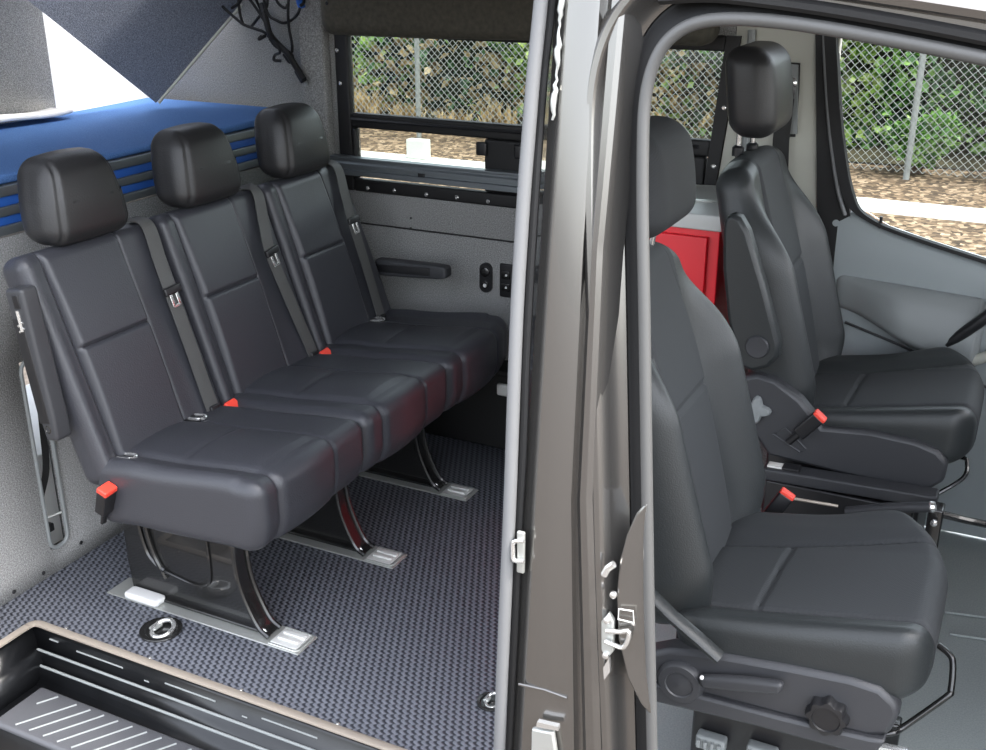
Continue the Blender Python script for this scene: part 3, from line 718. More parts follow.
# padded overhead locker
oc = thing('overhead_locker', 'dark padded overhead locker above the driver side window', 'locker', (.8, 1.5, 1.42))
def oc_def(p):
    q = p+Vector((.80, 1.52, 1.575)); q.z += .006*math.sin(p.x*3)*(1 if p.z < 0 else 0); return q
mb = MB(); rb(mb, (0, 0, 0), (.665, .068, .165), .045, (24, 3, 6), 6, oc_def); obj('padded_body', mb, 'olive', oc, ang=60)
mb = MB(); lathe(mb, at(327, 3, 'y', 1.452), (0, -1, 0), [(.006, 0), (.006, .002), (.003, .003)], 12); obj('snap', mb, 'gloss', oc)
# sockets
for (u0, v0, u1, v1, lab, nm) in ((480, 262, 492, 293, 'black rounded socket plate with a white light on the grey side wall', 'power_socket'), (500, 263, 513, 298, 'black square switch plate on the grey side wall, beside the pillar', 'switch_plate')):
    a = at(u0, v0, 'y', YW-.006); b = at(u1, v1, 'y', YW-.006); c = (a+b)/2
    t = thing(nm, lab, 'socket' if 'socket' in nm else 'switch', (c.x, YW, c.z))
    w_, h_ = abs(b.x-a.x)/2, abs(b.z-a.z)/2
    mb = MB(); rb(mb, c, (w_, .006, h_), .005 if 'switch' in nm else .018, (1, 1, 1), 4, lambda p: c+p) if 'switch' in nm else plate(mb, [Vector((c.x+w_*math.cos(an)*1.0, YW-.012, c.z+(h_-w_)*(1 if math.sin(an) > 0 else -1)+w_*math.sin(an))) for an in [2*PI*(k+.5)/24 for k in range(24)]], (0, .012, 0))
    obj('plate', mb, 'black', t)
    if 'socket' in nm:
        mb = MB(); lathe(mb, (c.x, YW-.012, c.z+.022), (0, -1, 0), [(.017, 0), (.017, .006), (.012, .008)], 20); obj('socket_cap', mb, 'gloss', t)
        mb = MB(); lathe(mb, (c.x, YW-.012, c.z-.024), (0, -1, 0), [(.013, 0), (.013, .004), (.009, .005)], 20); obj('usb_port', mb, 'gloss', t)
        mb = MB(); lathe(mb, (c.x+.001, YW-.016, c.z-.026), (0, -1, 0), [(.007, 0), (.007, .003)], 12); obj('light_ring', mb, 'white', t)
    else:
        for k in (-1, 1):
            mb = MB(); box(mb, (c.x-.016, YW-.018, c.z+k*.022-.015), (c.x+.016, YW-.010, c.z+k*.022+.015), .003); r_ = obj('rocker', mb, 'gloss', t)
            mb = MB(); lathe(mb, (c.x+.004, YW-.017, c.z+k*.022), (0, -1, 0), [(.004, 0), (.004, .002)], 8); obj('mark', mb, 'white', r_)
# bracket showing at the pillar edge
mb = MB(); c = at(502, 390, 'y', 1.49); box(mb, (c.x-.02, 1.484, c.z-.022), (c.x+.03, 1.504, c.z+.022), .008, 3); tag(obj('wall_catch', mb, 'white'), 'small white catch on the black lower wall lining by the pillar', 'catch')
for u, v in ((411, 218), (411, 228)):
    mb = MB(); c = at(u, v, 'y', YW); lathe(mb, c, (0, -1, 0), [(.004, 0), (.004, .002), (.002, .003)], 8); tag(obj('screw', mb, 'black'), None, None, kind='structure')
# cargo net bunched up at the corner
nt_ = thing('bungee_net', 'black elastic cargo net bunched up at the top corner over the bed', 'cargo net', at(303, 80, 'y', 1.545))
def cord(L, y=1.53, r=.005, name='cord', mat='net'):
    mb = MB(); tube(mb, smooth_path([at(u, v, 'y', y+.03*math.sin(u*.7+v*.3)*.6) for u, v in L], 5), r, 8); return obj(name, mb, mat, nt_)
for L in ([(212, -8), (222, 6), (240, 22), (247, 26), (262, 31)], [(232, 8), (240, 2), (243, -8)], [(238, -5), (240, 14), (243, 24)], [(244, -8), (256, 8), (266, 24), (270, 34)], [(252, -8), (259, 6), (267, 26), (270, 36)],
          [(262, -8), (268, 14), (276, 20), (283, 23), (290, 21), (297, 15), (300, 8)], [(266, -8), (267, 6), (258, 18), (252, 26)], [(273, -8), (278, 3), (285, 8), (288, 4)], [(289, -8), (288, 12), (289, 28), (292, 44), (292, 52)],
          [(262, 31), (268, 35), (273, 40)], [(300, 6), (304, 2), (303, -8)], [(268, 36), (276, 44), (280, 52), (275, 55), (274, 60), (281, 61)]):
    cord(L)
cord([(262, 4), (266, 20), (270, 34), (278, 44), (288, 54), (293, 62), (298, 70), (304, 80)], r=.0105, name='gathered_cord')
cord([(270, 38), (276, 46), (285, 50), (292, 56), (290, 62), (284, 54)], r=.007, name='knot')
mb = MB(); tube(mb, [at(297, 70, 'y', 1.54), at(304, 82, 'y', 1.548)], .013, 10); hk = obj('hook', mb, 'black', nt_)
mb = MB(); lathe(mb, at(306, 83, 'y', 1.553), (0, -1, 0), [(.008, 0), (.008, .003), (.004, .004)], 10); obj('eyelet', mb, 'steel', hk)
cord([(262, 36), (259, 39), (265, 36)], r=.006, name='loop_end')
cord([(298, -8), (300, 2), (302, 8)], r=.013, name='clip', mat='blue_strip')
# ================================================================== GALLEY CABINET
gc = thing('galley_cabinet', 'red galley cabinet behind the front seats', 'cabinet', (1.32, 1.4, 0))
mb = MB(); box(mb, (1.09, 1.19, 0), (1.605, 1.545, .965), .004); second(obj('body', mb, 'red_panel', gc), 'carpet', lambda c: c.x < 1.0945)  # unseen rear end coloured grey to cut its red reflection
mb = MB(); box(mb, (1.11, 1.172, .05), (1.575, 1.189, .945), .003); obj('door', mb, 'red_panel', gc)
mb = MB(); box(mb, (1.08, 1.165, .966), (1.615, 1.545, 1.010), .006); wt = tag(obj('worktop', mb, 'counter'), 'pale grey worktop on the red galley cabinet', 'worktop')
c = at(704, 201, 'z', .968)
sk = MB(); lathe(sk, (1.50, 1.42, 1.0105), (0, 0, 1), [(.11, 0), (.11, .004), (.10, .006), (.095, .002), (.09, .0005)], 36); tag(obj('sink_lid', sk, 'steel'), 'round metal lid set in the pale worktop', 'sink lid')
# ================================================================== FRONT SEATS
def seat_cushion(dx, dy, dz, near=1):
    c = Vector((2.092+dx, .292+dy, .474+dz)); hx, hy, hz = .235, .25, .070
    def df(p):
        x, y, z = p; tx = max(0, min(1, (x+hx)/(2*hx))); top = max(0, z/hz)
        if z > 0:
            inp = sstep(-.190, -.165, y)*(1-sstep(.042+.06*tx, .067+.06*tx, y))
            d = .014*(1-sstep(-.24, -.18, y))+.016*sstep(.06, .15, y)*(1-sstep(.19, .25, y))
            d += -.007*(groove(y+.178, .0045)+groove(y-.055-.06*tx, .0045))-.006*groove(x+.075-.05*(y+.03), .0045)*inp
            d += .008*inp*(1-((y+.035)/.15)**2)
            z += d*min(1, top*1.4)
        z += (.040*tx**1.6-.050*(1-tx)**1.3)*top + .020*tx**1.6*(1-top)
        x += .03*max(0, (-y-.16)/.09)**2*(1-sstep(0, .25, tx))
        if z < 0: x -= .030*sstep(.5, 1, tx)*(-z/hz)
        x -= .13*max(0, (y-.02)/.23)**2*sstep(.35, 1, tx) + .020*max(0, (-y-.15)/.10)**2*sstep(.3, 1, tx)
        return c+Vector((x, y, z))
    mb = MB(); rb(mb, (0, 0, 0), (hx, hy, hz), .046, (60, 90, 4), 6, df); return mb
BW = Vector((-.205, 0, .71)).normalized(); BN = Vector((BW.z, 0, -BW.x))
def seat_back(dx, dy, dz, taper=.30, thick=0):
    hw, hy, hn = .365, .250, .055; c = Vector((1.842+dx, .31+dy, .43+dz))+BW*hw
    def df(p):
        n, y, w = p; t = max(0, min(1, (w+hw)/(2*hw))); ay = abs(y)/hy
        fade = 1-sstep(.58, .92, t)
        if n > 0:
            f = n/hn
            n += f*(thick+.068*sstep(.50, .84, ay)*fade*(.45+.55*sstep(0, .2, t)) - .008*groove(ay*hy-.125, .0045)*(1-sstep(.9, 1, t)))
            inp = 1-sstep(.45, .52, ay)
            n += f*(-.009*groove(w-.035, .0045)*inp + .012*inp*math.sin(PI*t))
        y *= 1.0-taper*sstep(.62, 1.0, t)**1.2+.03*math.sin(PI*t)
        y *= 1-.12*(1-sstep(0, .18, t))
        w -= .05*ay**3*sstep(.7, 1, t)*taper/.3
        return c+BW*w+Vector((0, y, 0))+BN*n
    mb = MB(); rb(mb, (0, 0, 0), (hn, hy, hw), .046, (4, 90, 100), 6, df); return mb
def seat_head(c, hx=.055, hy=.135, hz=.112, tilt=-.03):
    c = Vector(c)
    def df(p):
        x, y, z = p; t = max(0, min(1, (z+hz)/(2*hz)))
        y *= 1-.10*abs(2*t-1)**3
        if x > 0: x += .016*math.sin(PI*t)*(1-(y/hy)**2)
        x -= .006*groove(x-.012, .004)*0
        x += tilt*(t-.5)
        return c+Vector((x, y, z))
    mb = MB(); rb(mb, (0, 0, 0), (hx, hy, hz), .048, (6, 20, 20), 6, df); return mb
# ---- passenger seat
ps = thing('car_seat', 'dark grey front passenger seat nearest the camera with side lever and round knob', 'car seat', (2.1, .31, 0))
second(obj('seat_cushion', seat_cushion(0, 0, 0), 'knit', ps, ang=75), 'vinyl', lambda c: c.y-.292 < -.178 or c.z < .45)
second(obj('backrest', seat_back(0, 0, 0), 'vinyl', ps, ang=75), 'knit', lambda c: abs(c.y-.31) < .118)
hr = obj('headrest', seat_head((1.686, .31, 1.280), hz=.101), 'knit', ps, ang=75)
for s in (-.06, .06):
    mb = MB(); tube(mb, [(1.67, .31+s, 1.08), (1.69, .31+s, 1.20)], .006, 10); obj('headrest_post', mb, 'chrome', hr)
ysd = .030
def yplate(L, y, dy, mat, name, par, bevel=.006):
    mb = MB(); plate(mb, [at(u, v, 'y', y) for u, v in L], (0, dy, 0)); return obj(name, mb, mat, par, bevel=bevel)
sp_ = yplate([(640, 655), (668, 650), (692, 652), (722, 656), (790, 668), (850, 680), (880, 690), (896, 705), (899, 716), (889, 736), (868, 737), (780, 716), (690, 692), (640, 680)], ysd, .05, 'satin', 'side_panel', ps, .010)
yplate([(640, 681), (690, 694), (780, 718), (868, 739), (886, 742), (872, 758), (840, 750), (760, 728), (640, 699)], ysd-.012, .06, 'satin', 'lower_trim', ps, .006)
mb = MB(); tube(mb, [at(648, 592, 'y', .035), at(672, 616, 'y', .022), at(700, 640, 'y', .014), at(720, 658, 'y', .012)], .01, 8, flat=(.013, .008, (.6, -.4, .7))); obj('hinge_cover', mb, 'vinyl', ps)
c = at(681, 681, 'y', ysd); mb = MB(); lathe(mb, c+Vector((0, .004, 0)), (0, -1, 0), [(.046, 0), (.046, .010), (.040, .018), (.028, .019), (.026, .016), (.012, .017), (.001, .019)], 32); lv = obj('recline_hub', mb, 'satin', ps)
mb = MB(); a = at(700, 680, 'y', ysd-.012); b = at(783, 687, 'y', ysd-.022); dd = (b-a); L = dd.length; dd.normalize(); zz = Vector((0, -1, 0)).cross(dd)
if zz.z < 0: zz = -zz
rb(mb, (0, 0, 0), (L/2, .011, .015), .010, (8, 1, 1), 4, lambda p: (a+b)/2+dd*(p.x-.5*max(0, p.x/(L/2)-.7)*(p.z/.015)*-.03)+Vector((0, p.y, 0))+zz*(p.z*(1-.25*abs(p.x/(L/2))**2)))
obj('recline_lever', mb, 'satin', ps)
mb = MB(); lathe(mb, at(702, 677, 'y', ysd-.02), (0, -1, 0), [(.004, 0), (.004, .004), (.002, .006)], 8); obj('stop_pin', mb, 'white', lv)
c = at(828, 713, 'y', ysd); mb = MB(); nseg = 48; vs = []; rings = [(1.0, 0), (1.0, .018), (.9, .026), (.70, .027), (.66, .024), (.02, .024)]
rows = []
for rr, hh in rings: rows.append([c+Vector((math.cos(a)*.036*rr*(1+(.09*math.cos(8*a) if rr > .85 else 0)), .004-hh, math.sin(a)*.036*rr*(1+(.09*math.cos(8*a) if rr > .85 else 0)))) for a in [2*PI*k/nseg for k in range(nseg)]])
loft(mb, rows, True); obj('height_knob', mb, 'black', ps)
mb = MB(); box(mb, (1.90, .12, .08), (2.22, .52, .40), .01); obj('seat_base', mb, 'black', ps)
mb = MB()
for y in (.13, .49):
    mb = MB(); box(mb, (1.86, y-.02, 0), (2.28, y+.02, .081), .006); obj('slide_rail', mb, 'gloss', ps)
mb = MB(); tube(mb, smooth_path([at(938, 645, 'y', .30), at(949, 654, 'y', .29), at(953, 664, 'y', .28), at(951, 690, 'y', .26), at(946, 697, 'y', .25), at(905, 726, 'y', .22), at(892, 733, 'y', .20), at(870, 735, 'y', .19)], 5), .0065, 10); obj('slide_bar', mb, 'gloss', ps)
mb = MB()
a = at(868, 744, 'y', .16); tube(mb, [at(860, 742, 'y', .16), at(908, 752, 'y', .16)], .008, 8); obj('rail_end', mb, 'chrome', ps)
c = at(786, 496, 'y', .585); ax = Vector((.45, .15, .85)).normalized(); sd2 = ax.cross(Vector((0, 1, 0))).normalized(); fr = sd2.cross(ax)
mb = MB(); obox(mb, c-ax*.045, (ax, sd2, fr), (.05, .018, .012), .006, 3); bk = obj('buckle', mb, 'black', ps)
mb = MB(); obox(mb, c+ax*.006, (ax, sd2, fr), (.006, .018, .012), .004, 3); obj('release_button', mb, 'red', bk)
mb = MB(); tube(mb, [c-ax*.09, c-ax*.16+Vector((-.03, 0, 0))], .009, 8); obj('stalk', mb, 'black', bk)
mb = MB(); obox(mb, at(742, 516, 'y', .53), ((1, 0, .3), (0, 1, 0), (-.3, 0, 1)), (.012, .014, .008), .004); obj('belt_anchor', mb, 'steel', ps)
# ---- driver seat
ds = thing('car_seat', 'dark grey driver seat with folded armrest on the far side of the cab', 'car seat', (2.07, 1.25, 0))
DX, DY, DZ = -.03, .94, .055
second(obj('seat_cushion', seat_cushion(DX+.024, DY, DZ), 'vinyl', ds, ang=75), 'knit', lambda c: -.178 < c.y-1.232 < .08 and c.z > .53)
second(obj('backrest', seat_back(.012, DY, DZ-.012, .17, -.010), 'vinyl', ds, ang=75), 'knit', lambda c: abs(c.y-1.25) < .118)
hr = obj('headrest', seat_head((1.662, 1.25, 1.337), .060, .137, .114), 'headrest', ds, ang=75)
for u in (738, 752):
    a = at(u, 150, 'y', 1.22 if u < 745 else 1.28); mb = MB(); tube(mb, [(a.x, a.y, 1.14), (a.x+.0, a.y, 1.26)], .007, 10); obj('headrest_post', mb, 'chrome', hr)
    mb = MB(); lathe(mb, (a.x, a.y, 1.165), (0, 0, 1), [(.016, 0), (.016, .022), (.010, .028)], 14); obj('post_collar', mb, 'black', hr)
yd = .992
yplate([(722, 232), (724, 219), (731, 214), (740, 218), (748, 232), (765, 290), (779, 344), (778, 358), (768, 368), (752, 372), (741, 368), (734, 352), (727, 320), (722, 270)], yd-.052, .05, 'vinyl', 'armrest', ds, .012)
ar = ds.children[-1] if ds.children else None
for o in ds.children:
    if o.name.startswith('armrest'): ar = o
c = at(757, 347, 'y', yd-.054); mb = MB(); lathe(mb, c+Vector((0, .006, 0)), (0, -1, 0), [(.030, 0), (.030, .008), (.027, .011), (.018, .010), (.001, .011)], 28); obj('pivot_cap', mb, 'satin', ar)
sp_ = yplate([(736, 386), (745, 377), (757, 375), (775, 381), (800, 400), (822, 428), (870, 432), (915, 442), (938, 452), (948, 464), (944, 482), (930, 490), (900, 488), (840, 474), (768, 456), (752, 432)], yd-.03, .05, 'satin', 'side_panel', ds, .010)
c = at(757, 409, 'y', yd-.03); mb = MB(); rows = []
for rr, hh in ((1, 0), (1, .012), (.85, .018), (.3, .020)): rows.append([c+Vector((math.cos(a)*.030*rr*(1+.28*math.cos(4*a)), .002-hh, math.sin(a)*.030*rr*(1+.28*math.cos(4*a)))) for a in [2*PI*k/40 for k in range(40)]])
loft(mb, rows, True); obj('lumbar_knob', mb, 'grey_plastic', sp_)
mb = MB(); tube(mb, [at(u, v, 'y', yd-.032) for u, v in ((773, 434), (800, 452), (806, 449), (786, 428))], .003, 6, True); obj('slot_bezel', mb, 'satin', sp_)
c = at(819, 417, 'y', yd-.06); ax = Vector((.60, -.05, .75)).normalized(); sd2 = ax.cross(Vector((0, 1, 0))).normalized(); fr = sd2.cross(ax)
mb = MB(); obox(mb, c-ax*.036, (ax, sd2, fr), (.038, .018, .012), .006, 3); bk = obj('buckle', mb, 'black', ds)
mb = MB(); obox(mb, c+ax*.004, (ax, sd2, fr), (.006, .018, .0125), .004, 3); obj('release_button', mb, 'red', bk)
mb = MB(); tube(mb, [c-ax*.07, c-ax*.11], .010, 8); obj('stalk', mb, 'black', bk)
mb = MB(); box(mb, (1.82, 1.02, .05), (2.22, 1.48, .43), .012); obj('seat_base', mb, 'black', ds)
mb = MB(); tube(mb, smooth_path([at(952, 456, 'y', 1.12), at(964, 458, 'y', 1.10), at(967, 462, 'y', 1.09), at(963, 478, 'y', 1.06), at(930, 498, 'y', 1.02)], 5), .0055, 8); obj('slide_bar', mb, 'gloss', ds)
mb = MB(); tube(mb, [at(528+400, 498, 'y', 1.0), at(905, 494, 'y', 1.0)], .006, 8); obj('rail_end', mb, 'steel', ds)
# ---- console between the seats
pb = thing('seat_rail_cover', 'long charcoal plastic rail cover beside the driver seat base', 'rail cover', (2.05, .93, 0))
a0, a1 = at(764, 470, 'y', .93), at(938, 499, 'y', .93); dd = (a1-a0); L = dd.length; dd.normalize(); up3 = Vector((0, -1, 0)).cross(dd)
if up3.z < 0: up3 = -up3
mb = MB(); obox(mb, (a0+a1)/2, (dd, (0, 1, 0), up3), (L/2, .028, .017), .007, 3); obj('cover', mb, 'satin', pb)
mb = MB(); obox(mb, a0+dd*.03+up3*.018+Vector((0, 0, 0)), (dd, (0, 1, 0), up3), (.020, .014, .004), .002); obj('sticker', mb, 'label', pb)
mb = MB(); obox(mb, a0+dd*.07+up3*.019, (dd, (0, 1, 0), up3), (.022, .018, .005), .003); obj('catch', mb, 'black', pb)
mb = MB(); obox(mb, (a0+a1)/2-Vector((.02, 0, .19)), ((1, 0, 0), (0, 1, 0), (0, 0, 1)), (L/2-.03, .02, .165), .006); obj('web', mb, 'black', pb)
hbk = thing('parking_brake', 'parking brake lever lying between the two front seats', 'hand brake', (2.10, .80, 0))
mb = MB(); a0, a1 = at(846, 512, 'y', .80), at(930, 507, 'y', .80); tube(mb, smooth_path([a0, (a0+a1)/2+Vector((0, 0, .004)), a1], 4), .013, 12); obj('lever', mb, 'satin', hbk)
mb = MB(); lathe(mb, a1, (a1-a0), [(.013, 0), (.015, .004), (.012, .012), (.004, .014)], 14); obj('release_cap', mb, 'chrome', hbk)
mb = MB(); q = at(937, 520, 'y', .82); box(mb, (q.x-.022, .81, .0), (q.x+.012, .86, q.z+.03), .005); obj('bracket', mb, 'gloss', hbk)
mb = MB(); q = at(934, 522, 'y', .80); lathe(mb, q, (0, -1, 0), [(.008, 0), (.008, .008), (.004, .01)], 12); obj('bolt', mb, 'chrome', hbk)
mb = MB(); tube(mb, [at(790, 498, 'y', .84), at(838, 506, 'y', .84)], .004, 6); obj('cable', mb, 'bronze', hbk)
mb = MB(); tube(mb, [at(938, 513, 'y', .84), at(965, 520, 'y', .86), at(1000, 527, 'y', .9), at(1080, 545, 'y', .98), (at(1080, 545, 'y', .98).x+.05, 1.0, 0)], .009, 8); obj('linkage', mb, 'gloss', hbk)
mb = MB(); box(mb, (1.72, .60, 0), (2.20, .90, .16), .02, 3); tag(obj('floor_tunnel_box', mb, 'rubber'), 'black box on the floor between the two front seats', 'box')
# under the passenger seat: wiring plugs
for (u, v, lab) in ((711, 741, 'grey wiring plug under the passenger seat, nearer the door pillar'), (762, 752, 'grey wiring plug under the passenger seat, nearer the front')):
    p = at(u, v, 'y', .10); mb = MB(); box(mb, (p.x-.03, .09, p.z-.02), (p.x+.03, .118, p.z+.012), .006)
    for k in range(4): box(mb, (p.x-.026+.014*k, .082, p.z-.012), (p.x-.018+.014*k, .092, p.z+.006), .002)
    tube(mb, [(p.x, .11, p.z-.015), (p.x-.02, .13, p.z-.06), (p.x, .14, .0)], .006, 6); obj('wiring_plug', mb, 'grey_plastic', ps)
# ================================================================== DRIVER-SIDE PILLAR, BELT AND DOOR
mb = MB(); b0 = at(775, 58, 'y', 1.59); 
sb = thing('driver_belt_slider', 'black and steel seat belt slider on the pale pillar behind the driver headrest', 'seat belt', at(790, 100, 'y', 1.59))
q = [at(u, v, 'y', 1.592) for u, v in ((783, 62), (800, 63), (799, 90), (795, 137), (786, 137), (784, 100))]; plate(mb, q, (0, .012, 0)); obj('slide_track', mb, 'black', sb)
mb = MB(); q = [at(u, v, 'y', 1.582) for u, v in ((785, 64), (798, 65), (797, 134), (788, 134))]; plate(mb, q, (0, .008, 0)); obj('track_cover', mb, 'grey_plastic', sb)
mb = MB(); lathe(mb, at(791, 83, 'y', 1.582), (0, -1, 0), [(.018, 0), (.018, .006), (.010, .014), (.004, .015)], 16); obj('anchor_bolt', mb, 'chrome', sb)
mb = MB(); q = [at(u, v, 'y', 1.570) for u, v in ((788, 78), (793, 90), (789, 102), (780, 95))]; tube(mb, smooth_path(q, 4, True), .006, 8, True); obj('belt_guide', mb, 'black', sb)
mb = MB(); tube(mb, [at(786, 98, 'y', 1.565), at(781, 140, 'y', 1.575), at(779, 200, 'y', 1.58)], .01, 8, flat=(.024, .0015, (0, -1, .1))); obj('webbing', mb, 'belt_black', sb)
# pillar detail
mb = MB(); tube(mb, [at(u, v, 'y', 1.592) for u, v in ((752, 30), (750, 60), (747, 120), (744, 190))], .012, 8); struct('trim_17', mb, 'grey_plastic')
mb = MB(); plate(mb, [at(u, v, 'y', 1.59) for u, v in ((815, 0), (836, 0), (838, 60), (842, 130), (850, 216), (838, 222), (830, 300), (820, 300), (817, 200))], (0, .03, 0)); struct('trim_18', mb, 'rubber')
YD = 1.60
dr = thing('door_1', None, None, (2.2, YD, 0)); dr['kind'] = 'structure'
for k_ in ('label', 'category'):
    if k_ in dr: del dr[k_]
# frame strip beside the glass, swept round the lower corner and along the sill
fp = [at(u, v, 'y', YD-.012) for u, v in ((829, -30), (830, 20), (832, 60), (835, 110), (841, 160), (847, 190), (855, 208), (871, 220), (890, 229), (930, 243), (986, 261), (1060, 284), (1160, 315), (1300, 359))]
fp = smooth_path(fp, 5)
mb = MB(); loft(mb, [[p+Vector((-.016*k, 0, -.006*(1-k))), p+Vector((-.016*k, -.012, -.006*(1-k))), p+Vector((.016*k, -.012, .005*(1-k))), p+Vector((.018*k, .012, .006*(1-k)))] for p, k in [(p, max(0, min(1, (43-i)/16))) for i, p in enumerate(fp)]], True); obj('window_seal', mb, 'rubber', dr)
fp2 = [at(u, v, 'y', YD-.018) for u, v in ((824, 20), (825, 60), (828, 110), (832, 150), (838, 190), (845, 215))]
mb = MB(); tube(mb, smooth_path(fp2, 5), .006, 8); obj('frame_bead', mb, 'seal', dr)
mb = MB()
up_e = [(846, 213), (858, 213), (875, 224), (890, 232), (930, 246), (986, 264), (1060, 288), (1160, 319), (1300, 363)]
lo_e = [(838, 283), (850, 284), (868, 287), (890, 291), (930, 300), (986, 312), (1060, 330), (1160, 355), (1300, 390)]
# door panel cross-sections from sill to foot
rows = []
for k, (pu, pl) in enumerate(zip(up_e, lo_e)):
    a = at(pu[0], pu[1], 'y', YD); x = a.x
    rows.append([Vector((x, YD+.012, a.z+.004)), Vector((x, YD, a.z)), Vector((x, YD-.006, a.z-.02)), Vector((x, YD-.010, lerp(a.z, .74, .6))), Vector((x, YD-.006, .70)), Vector((x, YD-.004, .50)), Vector((x, YD, .25)), Vector((x, YD, .0))])
rows.insert(0, [p-Vector((.03, 0, 0)) for p in rows[0]])
loft(mb, rows); obj('panel', mb, 'door_plastic', dr, ang=60)
def arm_def(p):
    # long armrest swelling towards the front
    x0, x1 = 1.865, 2.285; t = (p.x+.21)/.42
    zt = lerp(.772, .752, t); hz = lerp(.050, .102, sstep(0, .9, t)); dep = lerp(.014, .085, sstep(0, .5, t))
    if t > .97: dep *= .9
    return Vector((lerp(x0, x1, t), YD-.004-(dep if p.y < 0 else -.006)*(abs(p.y)/.03)*(1-.42*max(0, p.z/.05)), zt-hz+p.z/.05*hz-.02*t*0))
mb = MB(); rb(mb, (0, 0, 0), (.21, .03, .05), .022, (18, 2, 3), 5, arm_def); am = obj('armrest', mb, 'grey_plastic', dr, ang=75)
mb = MB(); tube(mb, smooth_path([at(1030, 292, 'y', 1.515), at(1000, 306, 'y', 1.515), at(985, 318, 'y', 1.515), at(965, 332, 'y', 1.52), at(944, 346, 'y', 1.53), at(938, 349, 'y', 1.55)], 5), .017, 12); obj('pull_handle', mb, 'black', dr)
mb = MB(); tube(mb, smooth_path([at(955, 358, 'y', 1.545), at(975, 360, 'y', 1.54), at(1010, 352, 'y', 1.53), at(1080, 362, 'y', 1.55), at(1130, 385, 'y', 1.59)], 4), .016, 10); obj('door_pocket_rim', mb, 'cream', dr)
mb = MB(); p = at(880, 228, 'y', YD-.006); tube(mb, [p, p+Vector((0, -.002, .034))], [.005, .0045], 10); obj('lock_pin', mb, 'black', dr)
mb = MB(); c = at(836, 223, 'y', YD-.012); lathe(mb, c, (0, -1, 0), [(.010, 0), (.010, .002), (.007, .0025)], 16); obj('screw_cover', mb, 'door_plastic', dr)
mb = MB()
gp = [at(u, v, 'y', YD+.012) for u, v in ((840, -30), (1300, -30), (1300, 356), (1060, 281), (930, 240), (890, 226), (858, 206), (846, 160))]
plate(mb, gp, (0, .004, 0)); obj('window_glass', mb, 'glass_clear', dr)
mb = MB(); tube(mb, [at(845, 322, 'y', YD-.016), at(900, 345, 'y', YD-.016), at(986, 387, 'y', YD-.016), at(1040, 412, 'y', YD-.016), at(1240, 505, 'y', YD-.016)], .004, 6); obj('panel_joint', mb, 'black', dr)
# dashboard out of frame, keeps the cab closed towards the front
mb = MB(); box(mb, (2.90, -.15, -.04), (3.15, 1.62, .97), .03, 3); struct('wall_front', mb, 'satin')
# ================================================================== OUTSIDE
GZ = -.62
mb = MB(); mb.add([(-40, -40, GZ), (40, -40, GZ), (40, 8.2, GZ), (-40, 8.2, GZ)], [(0, 1, 2, 3)]); struct('ground', mb, 'asphalt')
mb = MB(); mb.add([(-40, 7.2, GZ+.004), (40, 7.2, GZ+.004), (40, 8.62, GZ+.02), (-40, 8.62, GZ+.02)], [(0, 1, 2, 3)]); struct('ground_verge', mb, 'litter')
mb = MB(); mb.add([(-40, 9.161, GZ+.02), (40, 9.161, GZ+.02), (40, 10.9, GZ+.06), (-40, 10.9, GZ+.06)], [(0, 1, 2, 3)]); struct('ground_verge', mb, 'litter')
mb = MB(); rws = []
for i in range(25):
    x = -24+2*i; rws.append([Vector((x, 10.8+.15*math.sin(i), GZ+.08)), Vector((x, 12.2, GZ+.25)), Vector((x, 13.4, GZ+1.2)), Vector((x, 15.5, GZ+3.2)), Vector((x, 19, GZ+4.6))])
loft(mb, rws); struct('ground_bank', mb, 'soil')
mb = MB(); box(mb, (-14, 8.62, GZ-.05), (10, 9.16, GZ+.035), .012, 3); tag(obj('curb', mb, 'curb'), 'bright white painted concrete curb running in front of the chain-link fence', 'curb')
c = at(418, 150, 'y', 9.0); mb = MB(); box(mb, (c.x-.125, 8.95, GZ+.036), (c.x+.125, 9.07, GZ+.25), .012, 3); tag(obj('concrete_block', mb, 'concrete'), 'pale concrete block standing on the white curb, seen through the lower window', 'concrete block')
fn = thing('chain_link_fence', 'chain-link fence with round steel posts behind the white curb', 'fence', (-1, 10.15, GZ))
FY = 10.15; x0, x1, z0, z1 = -8.2, 5.2, GZ+.12, GZ+2.5; hgt = z1-z0
for sgn in (1, -1):
    mb = MB(); s = .082; n = int((x1-x0+hgt)/s)
    for k in range(n):
        xs = x0-hgt+k*s if sgn == 1 else x0+k*s
        a = [xs, z0]; b = [xs+sgn*hgt, z1]
        # clip in x
        def clip(a, b):
            (ax, az), (bx, bz) = a, b
            if ax > bx: ax, az, bx, bz = bx, bz, ax, az
            if bx < x0 or ax > x1: return None
            m = (bz-az)/(bx-ax)
            if ax < x0: az += m*(x0-ax); ax = x0
            if bx > x1: bz -= m*(bx-x1); bx = x1
            return (ax, az), (bx, bz)
        r = clip(a, b)
        if r: tube(mb, [(r[0][0], FY+.004*sgn, r[0][1]), (r[1][0], FY+.004*sgn, r[1][1])], .0042, 4)
    obj('wire_mesh', mb, 'galv', fn)
for u, v in ((417, 70), (914, 120), (700, 90)):
    p = at(u, v, 'y', FY+.03)
    if u == 700: p.x = -7.2
    mb = MB(); tube(mb, [(p.x, FY+.04, GZ), (p.x, FY+.04, z1+.05)], .032, 12); po = obj('post', mb, 'galv', fn)
    mb = MB(); lathe(mb, (p.x, FY+.04, z1+.05), (0, 0, 1), [(.036, 0), (.036, .02), (.015, .045)], 12); obj('post_cap', mb, 'galv', po)
mb = MB(); tube(mb, [(x0, FY+.03, z1), (x1, FY+.03, z1)], .022, 10); obj('top_rail', mb, 'galv', fn)
